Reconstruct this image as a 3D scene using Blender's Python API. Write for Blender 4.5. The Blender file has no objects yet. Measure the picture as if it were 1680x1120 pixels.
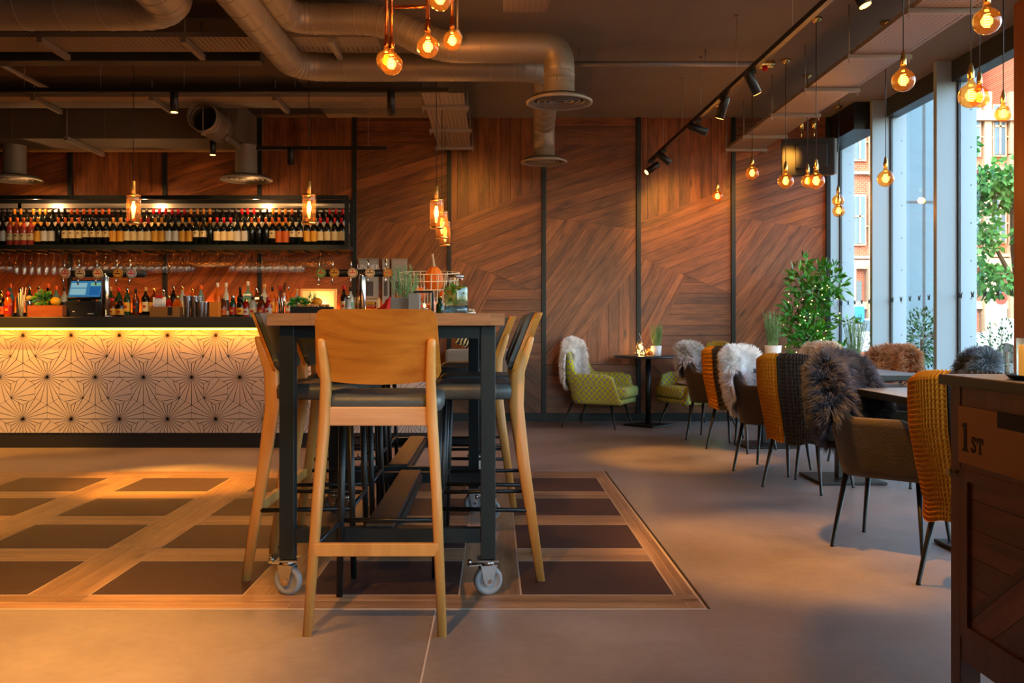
import bpy, math, random
from math import sin, cos, pi, radians as R, sqrt, atan2
from mathutils import Vector, Matrix
random.seed(7)
sc = bpy.context.scene
col = sc.collection
F, VX, VY, CH = 1500.0, 812.0, 535.0, 1.05     # focal length in px, vanishing point, eye height
CEIL, WALL, WIN = 3.36, 10.15, 3.85

def W(px, py, Y):
    return Vector(((px-VX)/F*Y, Y, CH+(VY-py)/F*Y))
def WX(px, Y): return (px-VX)/F*Y
def WZ(py, Y): return CH+(VY-py)/F*Y
def lin(h):
    h = h.lstrip('#')
    c = [int(h[i:i+2], 16)/255 for i in (0, 2, 4)]
    return tuple((v/12.92 if v <= .04045 else ((v+.055)/1.055)**2.4) for v in c)+(1,)

# ------------------------------------------------------------------ mesh builder
class MB:
    def __init__(s):
        s.v = []; s.f = []; s.sm = []; s.mi = []; s.uv = {}; s.tone = {}; s.m = 0; s.M = None
    def add(s, vs, fs, smooth=False):
        b = len(s.v)
        if s.M is not None: vs = [s.M @ Vector(v) for v in vs]
        s.v.extend(tuple(v) for v in vs)
        for f in fs:
            s.f.append(tuple(b+i for i in f)); s.sm.append(smooth); s.mi.append(s.m)
        return b
    def box(s, c, d, rot=None, taper=1.0):
        x, y, z = d[0]/2, d[1]/2, d[2]/2
        vs = [(-x,-y,-z),(x,-y,-z),(x,y,-z),(-x,y,-z),(-x*taper,-y*taper,z),(x*taper,-y*taper,z),(x*taper,y*taper,z),(-x*taper,y*taper,z)]
        M = Matrix.Translation(Vector(c))
        if rot is not None: M = M @ rot
        s.add([M @ Vector(v) for v in vs], [(0,3,2,1),(4,5,6,7),(0,1,5,4),(1,2,6,5),(2,3,7,6),(3,0,4,7)])
        return s
    def box2(s, a, b):
        return s.box([(a[i]+b[i])/2 for i in range(3)], [abs(b[i]-a[i]) for i in range(3)])
    def beam(s, a, b, w, h, up=(0,0,1)):
        a = Vector(a); b = Vector(b); d = (b-a); L = d.length; d.normalize()
        u = Vector(up)
        if abs(d.dot(u)) > .99: u = Vector((0,1,0))
        x = u.cross(d).normalized(); z = d.cross(x).normalized()
        M = Matrix((( x.x, d.x, z.x, 0),(x.y, d.y, z.y, 0),(x.z, d.z, z.z, 0),(0,0,0,1)))
        return s.box((a+b)/2, (w, L, h), M)
    def loft(s, rings, cap=True, closed=True, smooth=True):
        n = len(rings[0]); vs = [p for r in rings for p in r]; fs = []
        for k in range(len(rings)-1):
            for i in range(n if closed else n-1):
                j = (i+1) % n
                fs.append((k*n+i, k*n+j, (k+1)*n+j, (k+1)*n+i))
        b = s.add(vs, fs, smooth)
        if cap and closed:
            s.f.append(tuple(b+i for i in reversed(range(n)))); s.sm.append(False); s.mi.append(s.m)
            s.f.append(tuple(b+(len(rings)-1)*n+i for i in range(n))); s.sm.append(False); s.mi.append(s.m)
        return s
    def tube(s, pts, r, n=10, cap=True):
        pts = [Vector(p) for p in pts]
        rs = r if isinstance(r, (list, tuple)) else [r]*len(pts)
        rings = []; prev = None
        for i, p in enumerate(pts):
            if i == 0: d = pts[1]-p
            elif i == len(pts)-1: d = p-pts[i-1]
            else: d = (pts[i+1]-p).normalized()+(p-pts[i-1]).normalized()
            d.normalize()
            if prev is None:
                u = Vector((0,0,1)) if abs(d.z) < .9 else Vector((1,0,0))
                x = u.cross(d).normalized()
            else:
                x = (prev-d*prev.dot(d)).normalized()
            prev = x; y = d.cross(x)
            rings.append([p+(x*cos(2*pi*k/n)+y*sin(2*pi*k/n))*rs[i] for k in range(n)])
        return s.loft(rings, cap)
    def lathe(s, prof, c=(0,0,0), n=20, smooth=True, cap=True, sx=1, sy=1):
        c = Vector(c)
        rings = [[c+Vector((max(r,1e-4)*cos(2*pi*k/n)*sx, max(r,1e-4)*sin(2*pi*k/n)*sy, z)) for k in range(n)] for r, z in prof]
        return s.loft(rings, cap, True, smooth)
    def sphere(s, c, r, n=12, m=8, sz=1, sx=1, sy=1):
        return s.lathe([(r*sin(pi*k/m), -r*cos(pi*k/m)*sz) for k in range(m+1)], c, n, True, False, sx, sy)
    def prism(s, poly, z0, z1, plane='xy'):
        n = len(poly)
        def P(p, z):
            return (p[0], p[1], z) if plane == 'xy' else ((p[0], z, p[1]) if plane == 'xz' else (z, p[0], p[1]))
        vs = [P(p, z0) for p in poly]+[P(p, z1) for p in poly]
        fs = [tuple(reversed(range(n))), tuple(range(n, 2*n))]+[(i, (i+1) % n, n+(i+1) % n, n+i) for i in range(n)]
        s.add(vs, fs); return s
    def build(s, name, mat, parent=None, bevel=0, seg=2, recalc=True):
        me = bpy.data.meshes.new(name); me.from_pydata(s.v, [], s.f)
        mats = mat if isinstance(mat, (list, tuple)) else [mat]
        for m in mats: me.materials.append(m)
        me.polygons.foreach_set('use_smooth', s.sm)
        if len(mats) > 1: me.polygons.foreach_set('material_index', s.mi)
        if s.uv:
            U = [0.0]*(2*len(me.loops)); T = [1.0]*(4*len(me.loops))
            for fi, uvs in s.uv.items():
                p = me.polygons[fi]; t = s.tone[fi]
                for k in range(p.loop_total):
                    li = p.loop_start+k; U[2*li], U[2*li+1] = uvs[k]; T[4*li:4*li+3] = [t, t, t]
            me.uv_layers.new(name='UVMap'); me.color_attributes.new('tone', 'FLOAT_COLOR', 'CORNER')
            me.uv_layers['UVMap'].data.foreach_set('uv', U); me.color_attributes['tone'].data.foreach_set('color', T)
        if recalc:
            import bmesh
            bm = bmesh.new(); bm.from_mesh(me); bmesh.ops.recalc_face_normals(bm, faces=bm.faces); bm.to_mesh(me); bm.free()
        me.update()
        o = bpy.data.objects.new(name, me); col.objects.link(o)
        if parent is not None: o.parent = parent
        if bevel:
            b = o.modifiers.new('b', 'BEVEL'); b.width = bevel; b.segments = seg; b.limit_method = 'ANGLE'; b.angle_limit = R(40)
        return o

def tag(o, label=None, cat=None, group=None, kind=None):
    if label: o['label'] = label
    if cat: o['category'] = cat
    if group: o['group'] = group
    if kind: o['kind'] = kind
    return o
def thing(name, label, cat, loc=(0,0,0), rz=0, group=None):
    o = bpy.data.objects.new(name, None); col.objects.link(o)
    o.empty_display_size = .1; o.location = loc; o.rotation_euler = (0,0,rz)
    return tag(o, label, cat, group)
kids = {}
def dup(root, loc, rz=0, label=None, group=None):
    def cp(o, par):
        c = o.copy(); col.objects.link(c)
        if par is not None:
            c.parent = par; c.matrix_parent_inverse = o.matrix_parent_inverse
        for ch in [k for k in allobj() if k.parent == o]: cp(ch, c)
        return c
    if root.name not in kids:
        kids[root.name] = None
    r = cp(root, None)
    r.location = loc; r.rotation_euler = (0,0,rz)
    if label: r['label'] = label
    if group: r['group'] = group
    return r
def allobj(): return list(col.objects)
# a faster copier that remembers each prototype's children
def proto_tree(root):
    objs = list(col.objects)
    def t(o): return (o, [t(k) for k in objs if k.parent == o])
    return t(root)
def inst(tree, loc, rz=0, label=None, group=None, cat=None):
    def cp(t, par):
        c = t[0].copy(); col.objects.link(c)
        if par is not None: c.parent = par
        for k in t[1]: cp(k, c)
        return c
    r = cp(tree, None); r.location = loc; r.rotation_euler = (0,0,rz)
    tag(r, label, cat, group)
    return r
def struct(o): o['kind'] = 'structure'; return o

# ------------------------------------------------------------------ materials
def newmat(name):
    m = bpy.data.materials.new(name); m.use_nodes = True
    nt = m.node_tree; nt.nodes.clear()
    out = nt.nodes.new('ShaderNodeOutputMaterial')
    return m, nt, out
def N(nt, t, **k):
    n = nt.nodes.new('ShaderNode'+t)
    for a, b in k.items():
        if a.startswith('i_'): n.inputs[a[2:].replace('_', ' ')].default_value = b
        else: setattr(n, a, b)
    return n
def mat(name, c, rough=.5, metal=0, bump=0, bscale=60, var=0, vscale=6, emit=None, es=1, coat=0, sheen=0, spec=.5, trans=0, ior=1.45):
    m, nt, out = newmat(name); L = nt.links.new
    if isinstance(c, str): c = lin(c)
    b = N(nt, 'BsdfPrincipled'); L(b.outputs[0], out.inputs[0])
    b.inputs['Base Color'].default_value = c; b.inputs['Roughness'].default_value = rough; b.inputs['Metallic'].default_value = metal
    b.inputs['Specular IOR Level'].default_value = spec
    b.inputs['Transmission Weight'].default_value = trans; b.inputs['IOR'].default_value = ior
    if coat: b.inputs['Coat Weight'].default_value = coat
    if sheen: b.inputs['Sheen Weight'].default_value = sheen
    if emit:
        b.inputs['Emission Color'].default_value = lin(emit) if isinstance(emit, str) else emit; b.inputs['Emission Strength'].default_value = es
    tc = None
    if var or bump: tc = N(nt, 'TexCoord')
    if var:
        n = N(nt, 'TexNoise'); n.inputs['Scale'].default_value = vscale; n.inputs['Detail'].default_value = 5; L(tc.outputs['Object'], n.inputs['Vector'])
        h = N(nt, 'HueSaturation'); h.inputs['Color'].default_value = c
        mr = N(nt, 'MapRange'); mr.inputs[1].default_value = .3; mr.inputs[2].default_value = .7; mr.inputs[3].default_value = 1-var; mr.inputs[4].default_value = 1+var
        L(n.outputs[0], mr.inputs[0]); L(mr.outputs[0], h.inputs['Value']); L(h.outputs[0], b.inputs['Base Color'])
    if bump:
        n = N(nt, 'TexNoise'); n.inputs['Scale'].default_value = bscale; n.inputs['Detail'].default_value = 3; L(tc.outputs['Object'], n.inputs['Vector'])
        bp = N(nt, 'Bump'); bp.inputs['Strength'].default_value = bump; bp.inputs['Distance'].default_value = .01
        L(n.outputs[0], bp.inputs['Height']); L(bp.outputs[0], b.inputs['Normal'])
    return m
def woodmat(name, dark, light, rough=.42, scale=(1.2, 14, 14), use_uv=False, coat=0, wave=.5):
    m, nt, out = newmat(name); L = nt.links.new
    b = N(nt, 'BsdfPrincipled'); L(b.outputs[0], out.inputs[0]); b.inputs['Roughness'].default_value = rough; b.inputs['Coat Weight'].default_value = coat
    tc = N(nt, 'TexCoord'); mp = N(nt, 'Mapping'); mp.inputs['Scale'].default_value = scale
    L(tc.outputs['UV' if use_uv else 'Object'], mp.inputs[0])
    n = N(nt, 'TexNoise'); n.inputs['Scale'].default_value = 1; n.inputs['Detail'].default_value = 6; n.inputs['Roughness'].default_value = .65; n.inputs['Distortion'].default_value = wave
    L(mp.outputs[0], n.inputs['Vector'])
    n2 = N(nt, 'TexNoise'); n2.inputs['Scale'].default_value = 6; n2.inputs['Detail'].default_value = 3
    L(mp.outputs[0], n2.inputs['Vector'])
    ad = N(nt, 'Math', operation='MULTIPLY_ADD'); ad.inputs[1].default_value = .35; L(n2.outputs[0], ad.inputs[0]); L(n.outputs[0], ad.inputs[2])
    cr = N(nt, 'ValToRGB'); e = cr.color_ramp.elements
    e[0].position = .45; e[0].color = lin(dark) if isinstance(dark, str) else dark
    e[1].position = .85; e[1].color = lin(light) if isinstance(light, str) else light
    L(ad.outputs[0], cr.inputs[0])
    src = cr.outputs[0]
    if use_uv:
        at = N(nt, 'Attribute'); at.attribute_name = 'tone'
        h = N(nt, 'HueSaturation'); L(at.outputs['Fac'], h.inputs['Value']); L(src, h.inputs['Color']); src = h.outputs[0]
        kn = N(nt, 'TexVoronoi'); kn.inputs['Scale'].default_value = 1
        mp2 = N(nt, 'Mapping'); mp2.inputs['Scale'].default_value = (1.6, 5, 1); L(tc.outputs['UV'], mp2.inputs[0]); L(mp2.outputs[0], kn.inputs['Vector'])
        mr = N(nt, 'MapRange'); mr.inputs[1].default_value = .03; mr.inputs[2].default_value = .13; mr.inputs[3].default_value = .35; mr.inputs[4].default_value = 1
        L(kn.outputs['Distance'], mr.inputs[0])
        h2 = N(nt, 'HueSaturation'); L(mr.outputs[0], h2.inputs['Value']); L(src, h2.inputs['Color']); src = h2.outputs[0]
    L(src, b.inputs['Base Color'])
    bp = N(nt, 'Bump'); bp.inputs['Strength'].default_value = .12; bp.inputs['Distance'].default_value = .004
    L(ad.outputs[0], bp.inputs['Height']); L(bp.outputs[0], b.inputs['Normal'])
    return m
def glassmat(name, c=(1,1,1,1), refl=.12, rough=.02, base=.04, tl=0, tc=None):
    m, nt, out = newmat(name); L = nt.links.new
    if isinstance(c, str): c = lin(c)
    t = N(nt, 'BsdfTransparent'); t.inputs[0].default_value = c
    g = N(nt, 'BsdfGlossy'); g.inputs['Roughness'].default_value = rough
    lw = N(nt, 'LayerWeight'); lw.inputs[0].default_value = .5
    pw = N(nt, 'Math', operation='POWER'); pw.inputs[1].default_value = 4.5-4*refl; L(lw.outputs['Facing'], pw.inputs[0])
    mr = N(nt, 'MapRange'); mr.inputs[3].default_value = base; mr.inputs[4].default_value = .85
    L(pw.outputs[0], mr.inputs[0])
    src = t.outputs[0]
    if tl:
        tr = N(nt, 'BsdfTranslucent'); tr.inputs[0].default_value = tc or c
        m2 = N(nt, 'MixShader'); m2.inputs[0].default_value = tl; L(t.outputs[0], m2.inputs[1]); L(tr.outputs[0], m2.inputs[2]); src = m2.outputs[0]
    mx = N(nt, 'MixShader'); L(mr.outputs[0], mx.inputs[0]); L(src, mx.inputs[1]); L(g.outputs[0], mx.inputs[2]); L(mx.outputs[0], out.inputs[0])
    return m
def emat(name, c, s):
    m, nt, out = newmat(name)
    e = N(nt, 'Emission'); e.inputs[0].default_value = lin(c) if isinstance(c, str) else c; e.inputs[1].default_value = s
    nt.links.new(e.outputs[0], out.inputs[0]); return m
M = {}
M['steel'] = mat('dark_steel', '#1b2326', .45, .3)
M['black'] = mat('black_metal', '#17191a', .4, .2)
M['blackmatt'] = mat('black_matt', '#141414', .7)
M['chrome'] = mat('chrome', '#c8c8c8', .15, 1)
M['zinc'] = mat('zinc', '#b9bcc0', .28, 1)
M['duct'] = mat('duct_galvanised', '#8d8578', .48, .45, var=.06, vscale=3)
M['ductflange'] = mat('duct_flange', '#9a9285', .4, .3)
M['galv'] = mat('galvanised', '#8f8a82', .5, .4)
M['ceil'] = mat('ceiling_paint', '#756d5e', .9, bump=.1, bscale=30, var=.05, vscale=2)
M['plenum'] = mat('plenum_paint', '#6c6355', .75, var=.04, vscale=3)
M['concrete'] = None
M['brass'] = mat('brass', '#d8b46a', .25, 1)
M['brasss'] = mat('satin_brass', '#cda45c', .4, .5)
M['copper'] = mat('copper', '#c9703a', .25, 1)
M['white'] = mat('white_ceramic', '#e8e6e0', .35)
M['walnut'] = woodmat('walnut_wall', '#4b240f', '#965a2d', .42, (1.1, 8, 1), True)
M['walnutc'] = woodmat('walnut_cabinet', '#4a2010', '#8a4426', .38, (1.3, 16, 1), True)
M['walnuto'] = woodmat('walnut_frame', '#52260f', '#7d3d22', .38, (6, 6, 1.0))
M['oakfloor'] = woodmat('inlay_oak', '#6c4f39', '#a37f5c', .38, (1.3, 14, 1), True)
M['oak'] = woodmat('stool_beech', '#ab7034', '#cf9750', .38, (5, 5, .8), wave=.3)
M['ply'] = woodmat('stool_plywood', '#98560e', '#c07c2a', .32, (.9, 7, 7), wave=2.5)
M['oakh'] = woodmat('beech_rail', '#b98558', '#d3a377', .4, (1, 12, 12), wave=.3)
M['tabletop'] = woodmat('table_oak', '#6b4a30', '#a1774f', .4, (1.3, 16, 1), True)
M['post'] = woodmat('timber_post', '#7d4a22', '#a0652f', .5, (8, 8, .6))
M['crate'] = woodmat('crate_wood', '#8a3d12', '#b0571f', .6, (4, 20, 20))
M['slate'] = mat('slate_tile', '#3a2826', .5, bump=.08, bscale=20, var=.12, vscale=5, spec=.35)
M['grout'] = mat('pale_grout', '#b9a896', .6)
M['vinyl'] = mat('grey_leatherette', '#454a4a', .42, bump=.15, bscale=90, var=.1, vscale=9)
M['suede'] = mat('brown_suede', '#463c34', .85, bump=.2, bscale=120, var=.12, vscale=14, sheen=.3)
M['suede2'] = mat('grey_upholstery', '#776a5c', .9, bump=.3, bscale=200, sheen=.3)
M['worktop'] = mat('dark_worktop', '#3a352f', .35)
M['plinth'] = mat('plinth_dark', '#262626', .5)
M['tile'] = mat('cream_tile', '#cbbfb0', .38, var=.03, vscale=8)
M['line'] = mat('tile_line', '#2c2723', .5)
M['grline'] = mat('tile_joint', '#8d8172', .6)
M['led'] = emat('led_strip', (1, .34, .02, 1), 26)
M['filament'] = emat('filament', (1, .46, .10, 1), 26)
M['fairy'] = emat('fairy_light', (1, .62, .22, 1), 12)
M['spotlens'] = emat('spot_lens', (1, .42, .08, 1), 9)
M['amber'] = glassmat('amber_glass', (1, .62, .25, 1), .25, .03, .04, .015, (1, .42, .07, 1))
M['smoke'] = glassmat('smoked_glass', (.85, .62, .42, 1), .12, .05, .03, .035, (1, .42, .12, 1))
M['clear'] = glassmat('clear_glass', (.96, .97, .97, 1), .25, .03, .05)
M['wineglass'] = glassmat('wine_glass', (.96, .93, .88, 1), .42, .10, .085)
M['window'] = glassmat('window_glass', (.92, .97, .98, 1), .1, .01, .03)
M['mirror'] = mat('back_mirror', '#b8b2a8', .12, 1)
M['greyframe'] = mat('window_frame_dark', '#3c4246', .4, .3)
M['mullion'] = mat('mullion_paint', '#93a6af', .35)
M['terracotta'] = mat('terracotta', '#b5653a', .7)
M['concretepot'] = mat('concrete_pot', '#8e8a84', .8, bump=.2)
M['dtable'] = mat('grey_laminate', '#71787b', .28)
M['drawer'] = mat('drawer_yellow', '#a8651a', .45)
M['red'] = mat('red_cloth', '#b31212', .7)
M['pumpkin'] = mat('pumpkin', '#e0731a', .5)
M['stem'] = mat('dry_stem', '#c9ad84', .8)
M['leafd'] = mat('leaf_dark', '#3b8a2a', .4, var=.35, vscale=9)
M['leafl'] = mat('leaf_light', '#55922f', .45, var=.3, vscale=9)
M['rose'] = mat('rosemary', '#86ab6c', .6, var=.25, vscale=20)
M['branch'] = mat('branch', '#5b4630', .8)
M['yellow'] = None
def concrete():
    m, nt, out = newmat('polished_concrete'); L = nt.links.new
    b = N(nt, 'BsdfPrincipled'); L(b.outputs[0], out.inputs[0])
    tc = N(nt, 'TexCoord')
    n = N(nt, 'TexNoise'); n.inputs['Scale'].default_value = .9; n.inputs['Detail'].default_value = 7; n.inputs['Roughness'].default_value = .6; L(tc.outputs['Object'], n.inputs['Vector'])
    n2 = N(nt, 'TexNoise'); n2.inputs['Scale'].default_value = 22; n2.inputs['Detail'].default_value = 4; L(tc.outputs['Object'], n2.inputs['Vector'])
    a = N(nt, 'Math', operation='MULTIPLY_ADD'); a.inputs[1].default_value = .18; L(n2.outputs[0], a.inputs[0]); L(n.outputs[0], a.inputs[2])
    cr = N(nt, 'ValToRGB'); e = cr.color_ramp.elements
    e[0].position = .38; e[0].color = lin('#675c55'); e[1].position = .78; e[1].color = lin('#968a80')
    L(a.outputs[0], cr.inputs[0]); L(cr.outputs[0], b.inputs['Base Color'])
    mr = N(nt, 'MapRange'); mr.inputs[1].default_value = .3; mr.inputs[2].default_value = .7; mr.inputs[3].default_value = .30; mr.inputs[4].default_value = .48
    L(n.outputs[0], mr.inputs[0]); L(mr.outputs[0], b.inputs['Roughness'])
    return m
M['concrete'] = concrete()
def perf(name, c):
    m, nt, out = newmat(name); L = nt.links.new
    b = N(nt, 'BsdfPrincipled'); b.inputs['Base Color'].default_value = lin(c); b.inputs['Roughness'].default_value = .5; b.inputs['Metallic'].default_value = .3
    tc = N(nt, 'TexCoord'); sp = N(nt, 'SeparateXYZ'); L(tc.outputs['Object'], sp.inputs[0])
    def wv(i, f, th):
        a = N(nt, 'Math', operation='MULTIPLY'); a.inputs[1].default_value = f; L(sp.outputs[i], a.inputs[0])
        s = N(nt, 'Math', operation='SINE'); L(a.outputs[0], s.inputs[0])
        g = N(nt, 'Math', operation='GREATER_THAN'); g.inputs[1].default_value = th; L(s.outputs[0], g.inputs[0]); return g
    x = wv(0, 170, .3); y = wv(1, 170, .3)
    mu = N(nt, 'Math', operation='MULTIPLY'); L(x.outputs[0], mu.inputs[0]); L(y.outputs[0], mu.inputs[1])
    t = N(nt, 'BsdfTransparent'); mx = N(nt, 'MixShader'); L(mu.outputs[0], mx.inputs[0]); L(b.outputs[0], mx.inputs[1]); L(t.outputs[0], mx.inputs[2]); L(mx.outputs[0], out.inputs[0])
    return m
M['perf'] = perf('perforated_steel', '#8f857b')
def hounds():
    m, nt, out = newmat('lime_check'); L = nt.links.new
    b = N(nt, 'BsdfPrincipled'); L(b.outputs[0], out.inputs[0]); b.inputs['Roughness'].default_value = .9
    tc = N(nt, 'TexCoord'); ck = N(nt, 'TexChecker'); ck.inputs['Scale'].default_value = 34
    ck.inputs[1].default_value = lin('#c6ce18'); ck.inputs[2].default_value = lin('#9b9a86')
    n = N(nt, 'TexNoise'); n.inputs['Scale'].default_value = 60; L(tc.outputs['Object'], n.inputs['Vector'])
    ad = N(nt, 'VectorMath', operation='MULTIPLY_ADD'); ad.inputs[1].default_value = (.012, .012, .012); L(n.outputs['Color'], ad.inputs[0]); L(tc.outputs['Object'], ad.inputs[2])
    L(ad.outputs[0], ck.inputs['Vector']); L(ck.outputs[0], b.inputs['Base Color'])
    return m
M['lime'] = hounds()
def waffle(name, c):
    m, nt, out = newmat(name); L = nt.links.new
    b = N(nt, 'BsdfPrincipled'); L(b.outputs[0], out.inputs[0]); b.inputs['Roughness'].default_value = .9; b.inputs['Base Color'].default_value = lin(c)
    return m
M['yellow'] = waffle('mustard_knit', '#bf7d08')
M['darkknit'] = waffle('charcoal_knit', '#2a2522')
def furmat(name, root, tip):
    m, nt, out = newmat(name); L = nt.links.new
    b = N(nt, 'BsdfPrincipled'); L(b.outputs[0], out.inputs[0]); b.inputs['Roughness'].default_value = .7; b.inputs['Specular IOR Level'].default_value = .25
    tc = N(nt, 'TexCoord'); sp = N(nt, 'SeparateXYZ'); L(tc.outputs['UV'], sp.inputs[0])
    cr = N(nt, 'ValToRGB'); e = cr.color_ramp.elements; e[0].color = lin(root); e[1].color = lin(tip); L(sp.outputs[1], cr.inputs[0])
    n = N(nt, 'TexNoise'); n.inputs['Scale'].default_value = 14; L(tc.outputs['Object'], n.inputs['Vector'])
    mr = N(nt, 'MapRange'); mr.inputs[1].default_value = .3; mr.inputs[2].default_value = .7; mr.inputs[3].default_value = .75; mr.inputs[4].default_value = 1.2; L(n.outputs[0], mr.inputs[0])
    h = N(nt, 'HueSaturation'); L(mr.outputs[0], h.inputs['Value']); L(cr.outputs[0], h.inputs['Color']); L(h.outputs[0], b.inputs['Base Color'])
    return m

# ------------------------------------------------------------------ 2D clipping for planks
def clip(poly, nx, ny, d):          # keep nx*x+ny*y <= d
    out = []
    for i in range(len(poly)):
        a = poly[i]; b = poly[(i+1) % len(poly)]
        da = nx*a[0]+ny*a[1]-d; db = nx*b[0]+ny*b[1]-d
        if da <= 0: out.append(a)
        if (da < 0 < db) or (db < 0 < da):
            t = da/(da-db); out.append((a[0]+t*(b[0]-a[0]), a[1]+t*(b[1]-a[1])))
    return out
def planks(mb, poly, ang, w, gap, P3, length=None, tmin=.62, tmax=1.25, off=0):
    c, s = cos(ang), sin(ang); nx, ny = -s, c
    ds = [nx*p[0]+ny*p[1] for p in poly]; k = math.floor((min(ds)-off)/w)
    while k*w+off < max(ds):
        lo, hi = k*w+off+gap/2, (k+1)*w+off-gap/2; k += 1
        q = clip(clip(poly, nx, ny, hi), -nx, -ny, -lo)
        if len(q) < 3: continue
        us = [c*p[0]+s*p[1] for p in q]; u = min(us)-(random.random()*length if length else 0)
        while u < max(us):
            u2 = u+(length if length else 99)
            qq = clip(clip(q, c, s, u2-gap/2), -c, -s, -(u+gap/2)) if length else q
            u = u2
            if len(qq) < 3: continue
            b = len(mb.v); mb.v.extend(P3(p) for p in qq); fi = len(mb.f)
            mb.f.append(tuple(range(b, b+len(qq)))); mb.sm.append(False); mb.mi.append(mb.m)
            ou, ov = random.uniform(0, 50), random.uniform(0, 50)
            mb.uv[fi] = [(c*p[0]+s*p[1]+ou, nx*p[0]+ny*p[1]+ov) for p in qq]
            mb.tone[fi] = random.uniform(tmin, tmax)
# ================================================================== ROOM
M['stone_out'] = mat('outer_stone', '#b9aa98', .8)
# floor
XL, XR, YB, YF = -6.2, 4.05, -2.0, 10.78
fl = struct(MB().box2((XL, YB, -.1), (XR+.15, YF+.1, 0)).build('floor', M['concrete']))
mb = MB(); tb = MB(); gb = MB()
ix0, ix1, iy0, iy1 = -5.6, .78, 3.40, 6.60
cols = [(.10-.8425*k, .10-.8425*k+.605) for k in range(7)]
rows = [(3.57+.745*k, 3.57+.745*k+.515) for k in range(4)]
gb.box2((ix0-.01, iy0-.008, -.02), (ix1+.01, iy1+.008, .0010))
zz = .0022
P = lambda p: (p[0], p[1], zz)
# long boards between columns (run in y), short boards between rows (run in x)
edges_x = sorted([(c[0], c[1]) for c in cols])
strips = []
xs = [ix0]+[v for c in edges_x for v in c]+[ix1]
for i in range(0, len(xs), 2):
    a, b = xs[i], xs[i+1]
    if b-a > .02: planks(mb, [(a, rows[0][0]), (b, rows[0][0]), (b, rows[-1][1]), (a, rows[-1][1])], pi/2, (b-a)/2, .003, P, 1.26, .75, 1.2, off=-b)
for c in edges_x:
    for r in range(3):
        a, b = rows[r][1], rows[r+1][0]
        planks(mb, [(c[0]+.004, a+.006), (c[1]-.004, a+.006), (c[1]-.004, b-.006), (c[0]+.004, b-.006)], 0, (b-a)/2, .003, P, None, .75, 1.2, off=a)
planks(mb, [(ix0, iy0), (ix1, iy0), (ix1, rows[0][0]-.005), (ix0, rows[0][0]-.005)], 0, .0825, .003, P, 1.5, .75, 1.2, off=iy0)
planks(mb, [(ix0, rows[-1][1]+.005), (ix1, rows[-1][1]+.005), (ix1, iy1), (ix0, iy1)], 0, .135, .003, P, 1.5, .75, 1.2, off=rows[-1][1])
for c in edges_x:
    for r in rows: tb.box2((c[0]+.006, r[0]+.006, 0), (c[1]-.006, r[1]-.006, .0024))
gb.build('inlay_joint', M['grout'], fl); mb.build('inlay_boards', M['oakfloor'], fl, recalc=False); tb.build('inlay_tiles', M['slate'], fl)
MB().box2((ix1+.012, iy0-.3+.3, 0), (ix1+.02, iy1, .004)).build('inlay_edge', M['black'], fl)
MB().box2((-.222, .5, 0), (-.216, 3.39, .0008)).box2((3.0, 5.2, 0), (3.004, 9.8, .0008)).build('floor_joint', M['grout'], fl)

# back wall with steel channels and walnut boarding in two alternating patterns
wb = struct(MB().box2((XL, WALL, 0), (3.68, WALL+.12, CEIL)).build('wall_back', M['blackmatt']))
BAY = 155.0; BW = BAY/F*WALL
def pz(y): return WZ(y, WALL)
G1 = [([(0,190),(155,190),(155,238),(0,238)], 0, .95), ([(0,238),(155,238),(155,377),(0,357)], 17, .95),
      ([(0,357),(155,377),(155,430),(33,597),(0,597)], 54, 1.1), ([(155,430),(155,597),(33,597)], 90, 1.05), ([(0,597),(155,597),(155,692),(0,692)], 0, .7)]
H1 = [([(0,190),(155,190),(155,307),(0,366)], 90, .95), ([(0,366),(155,307),(155,482),(0,422)], 21, 1.05),
      ([(0,422),(79,452),(0,620)], 62, 1.1), ([(79,452),(155,482),(155,590),(14,590)], 0, .9), ([(14,590),(155,590),(155,692),(0,692),(0,620)], -40, .7)]
mb = MB()
x0px = 892-BAY*5
bays = []
for k in range(-2, 8):
    l = x0px+BAY*k; pat = G1 if (k % 2 == 1) else H1
    bays.append(l)
    for poly, ang, br in pat:
        pp = [(WX(l+u, WALL), pz(y)) for u, y in poly]
        pp = [(max(x, XL), min(max(z, .09), CEIL)) for x, z in pp]
        planks(mb, pp, R(ang), .118, .0035, lambda p: (p[0], WALL-.012, p[1]), None, .74*br, 1.15*br, off=random.random()*.1)
mb.build('walnut_boarding', M['walnut'], wb, recalc=False)
for l in bays+[x0px+BAY*8]:
    x = WX(l, WALL)
    MB().box2((x-.024, WALL-.045, .09), (x+.024, WALL, CEIL)).build('steel_channel', M['steel'], wb, bevel=.003)
struct(MB().box2((XL, WALL-.035, 0), (3.66, WALL, .09)).build('baseboard_back', M['steel']))
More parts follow.
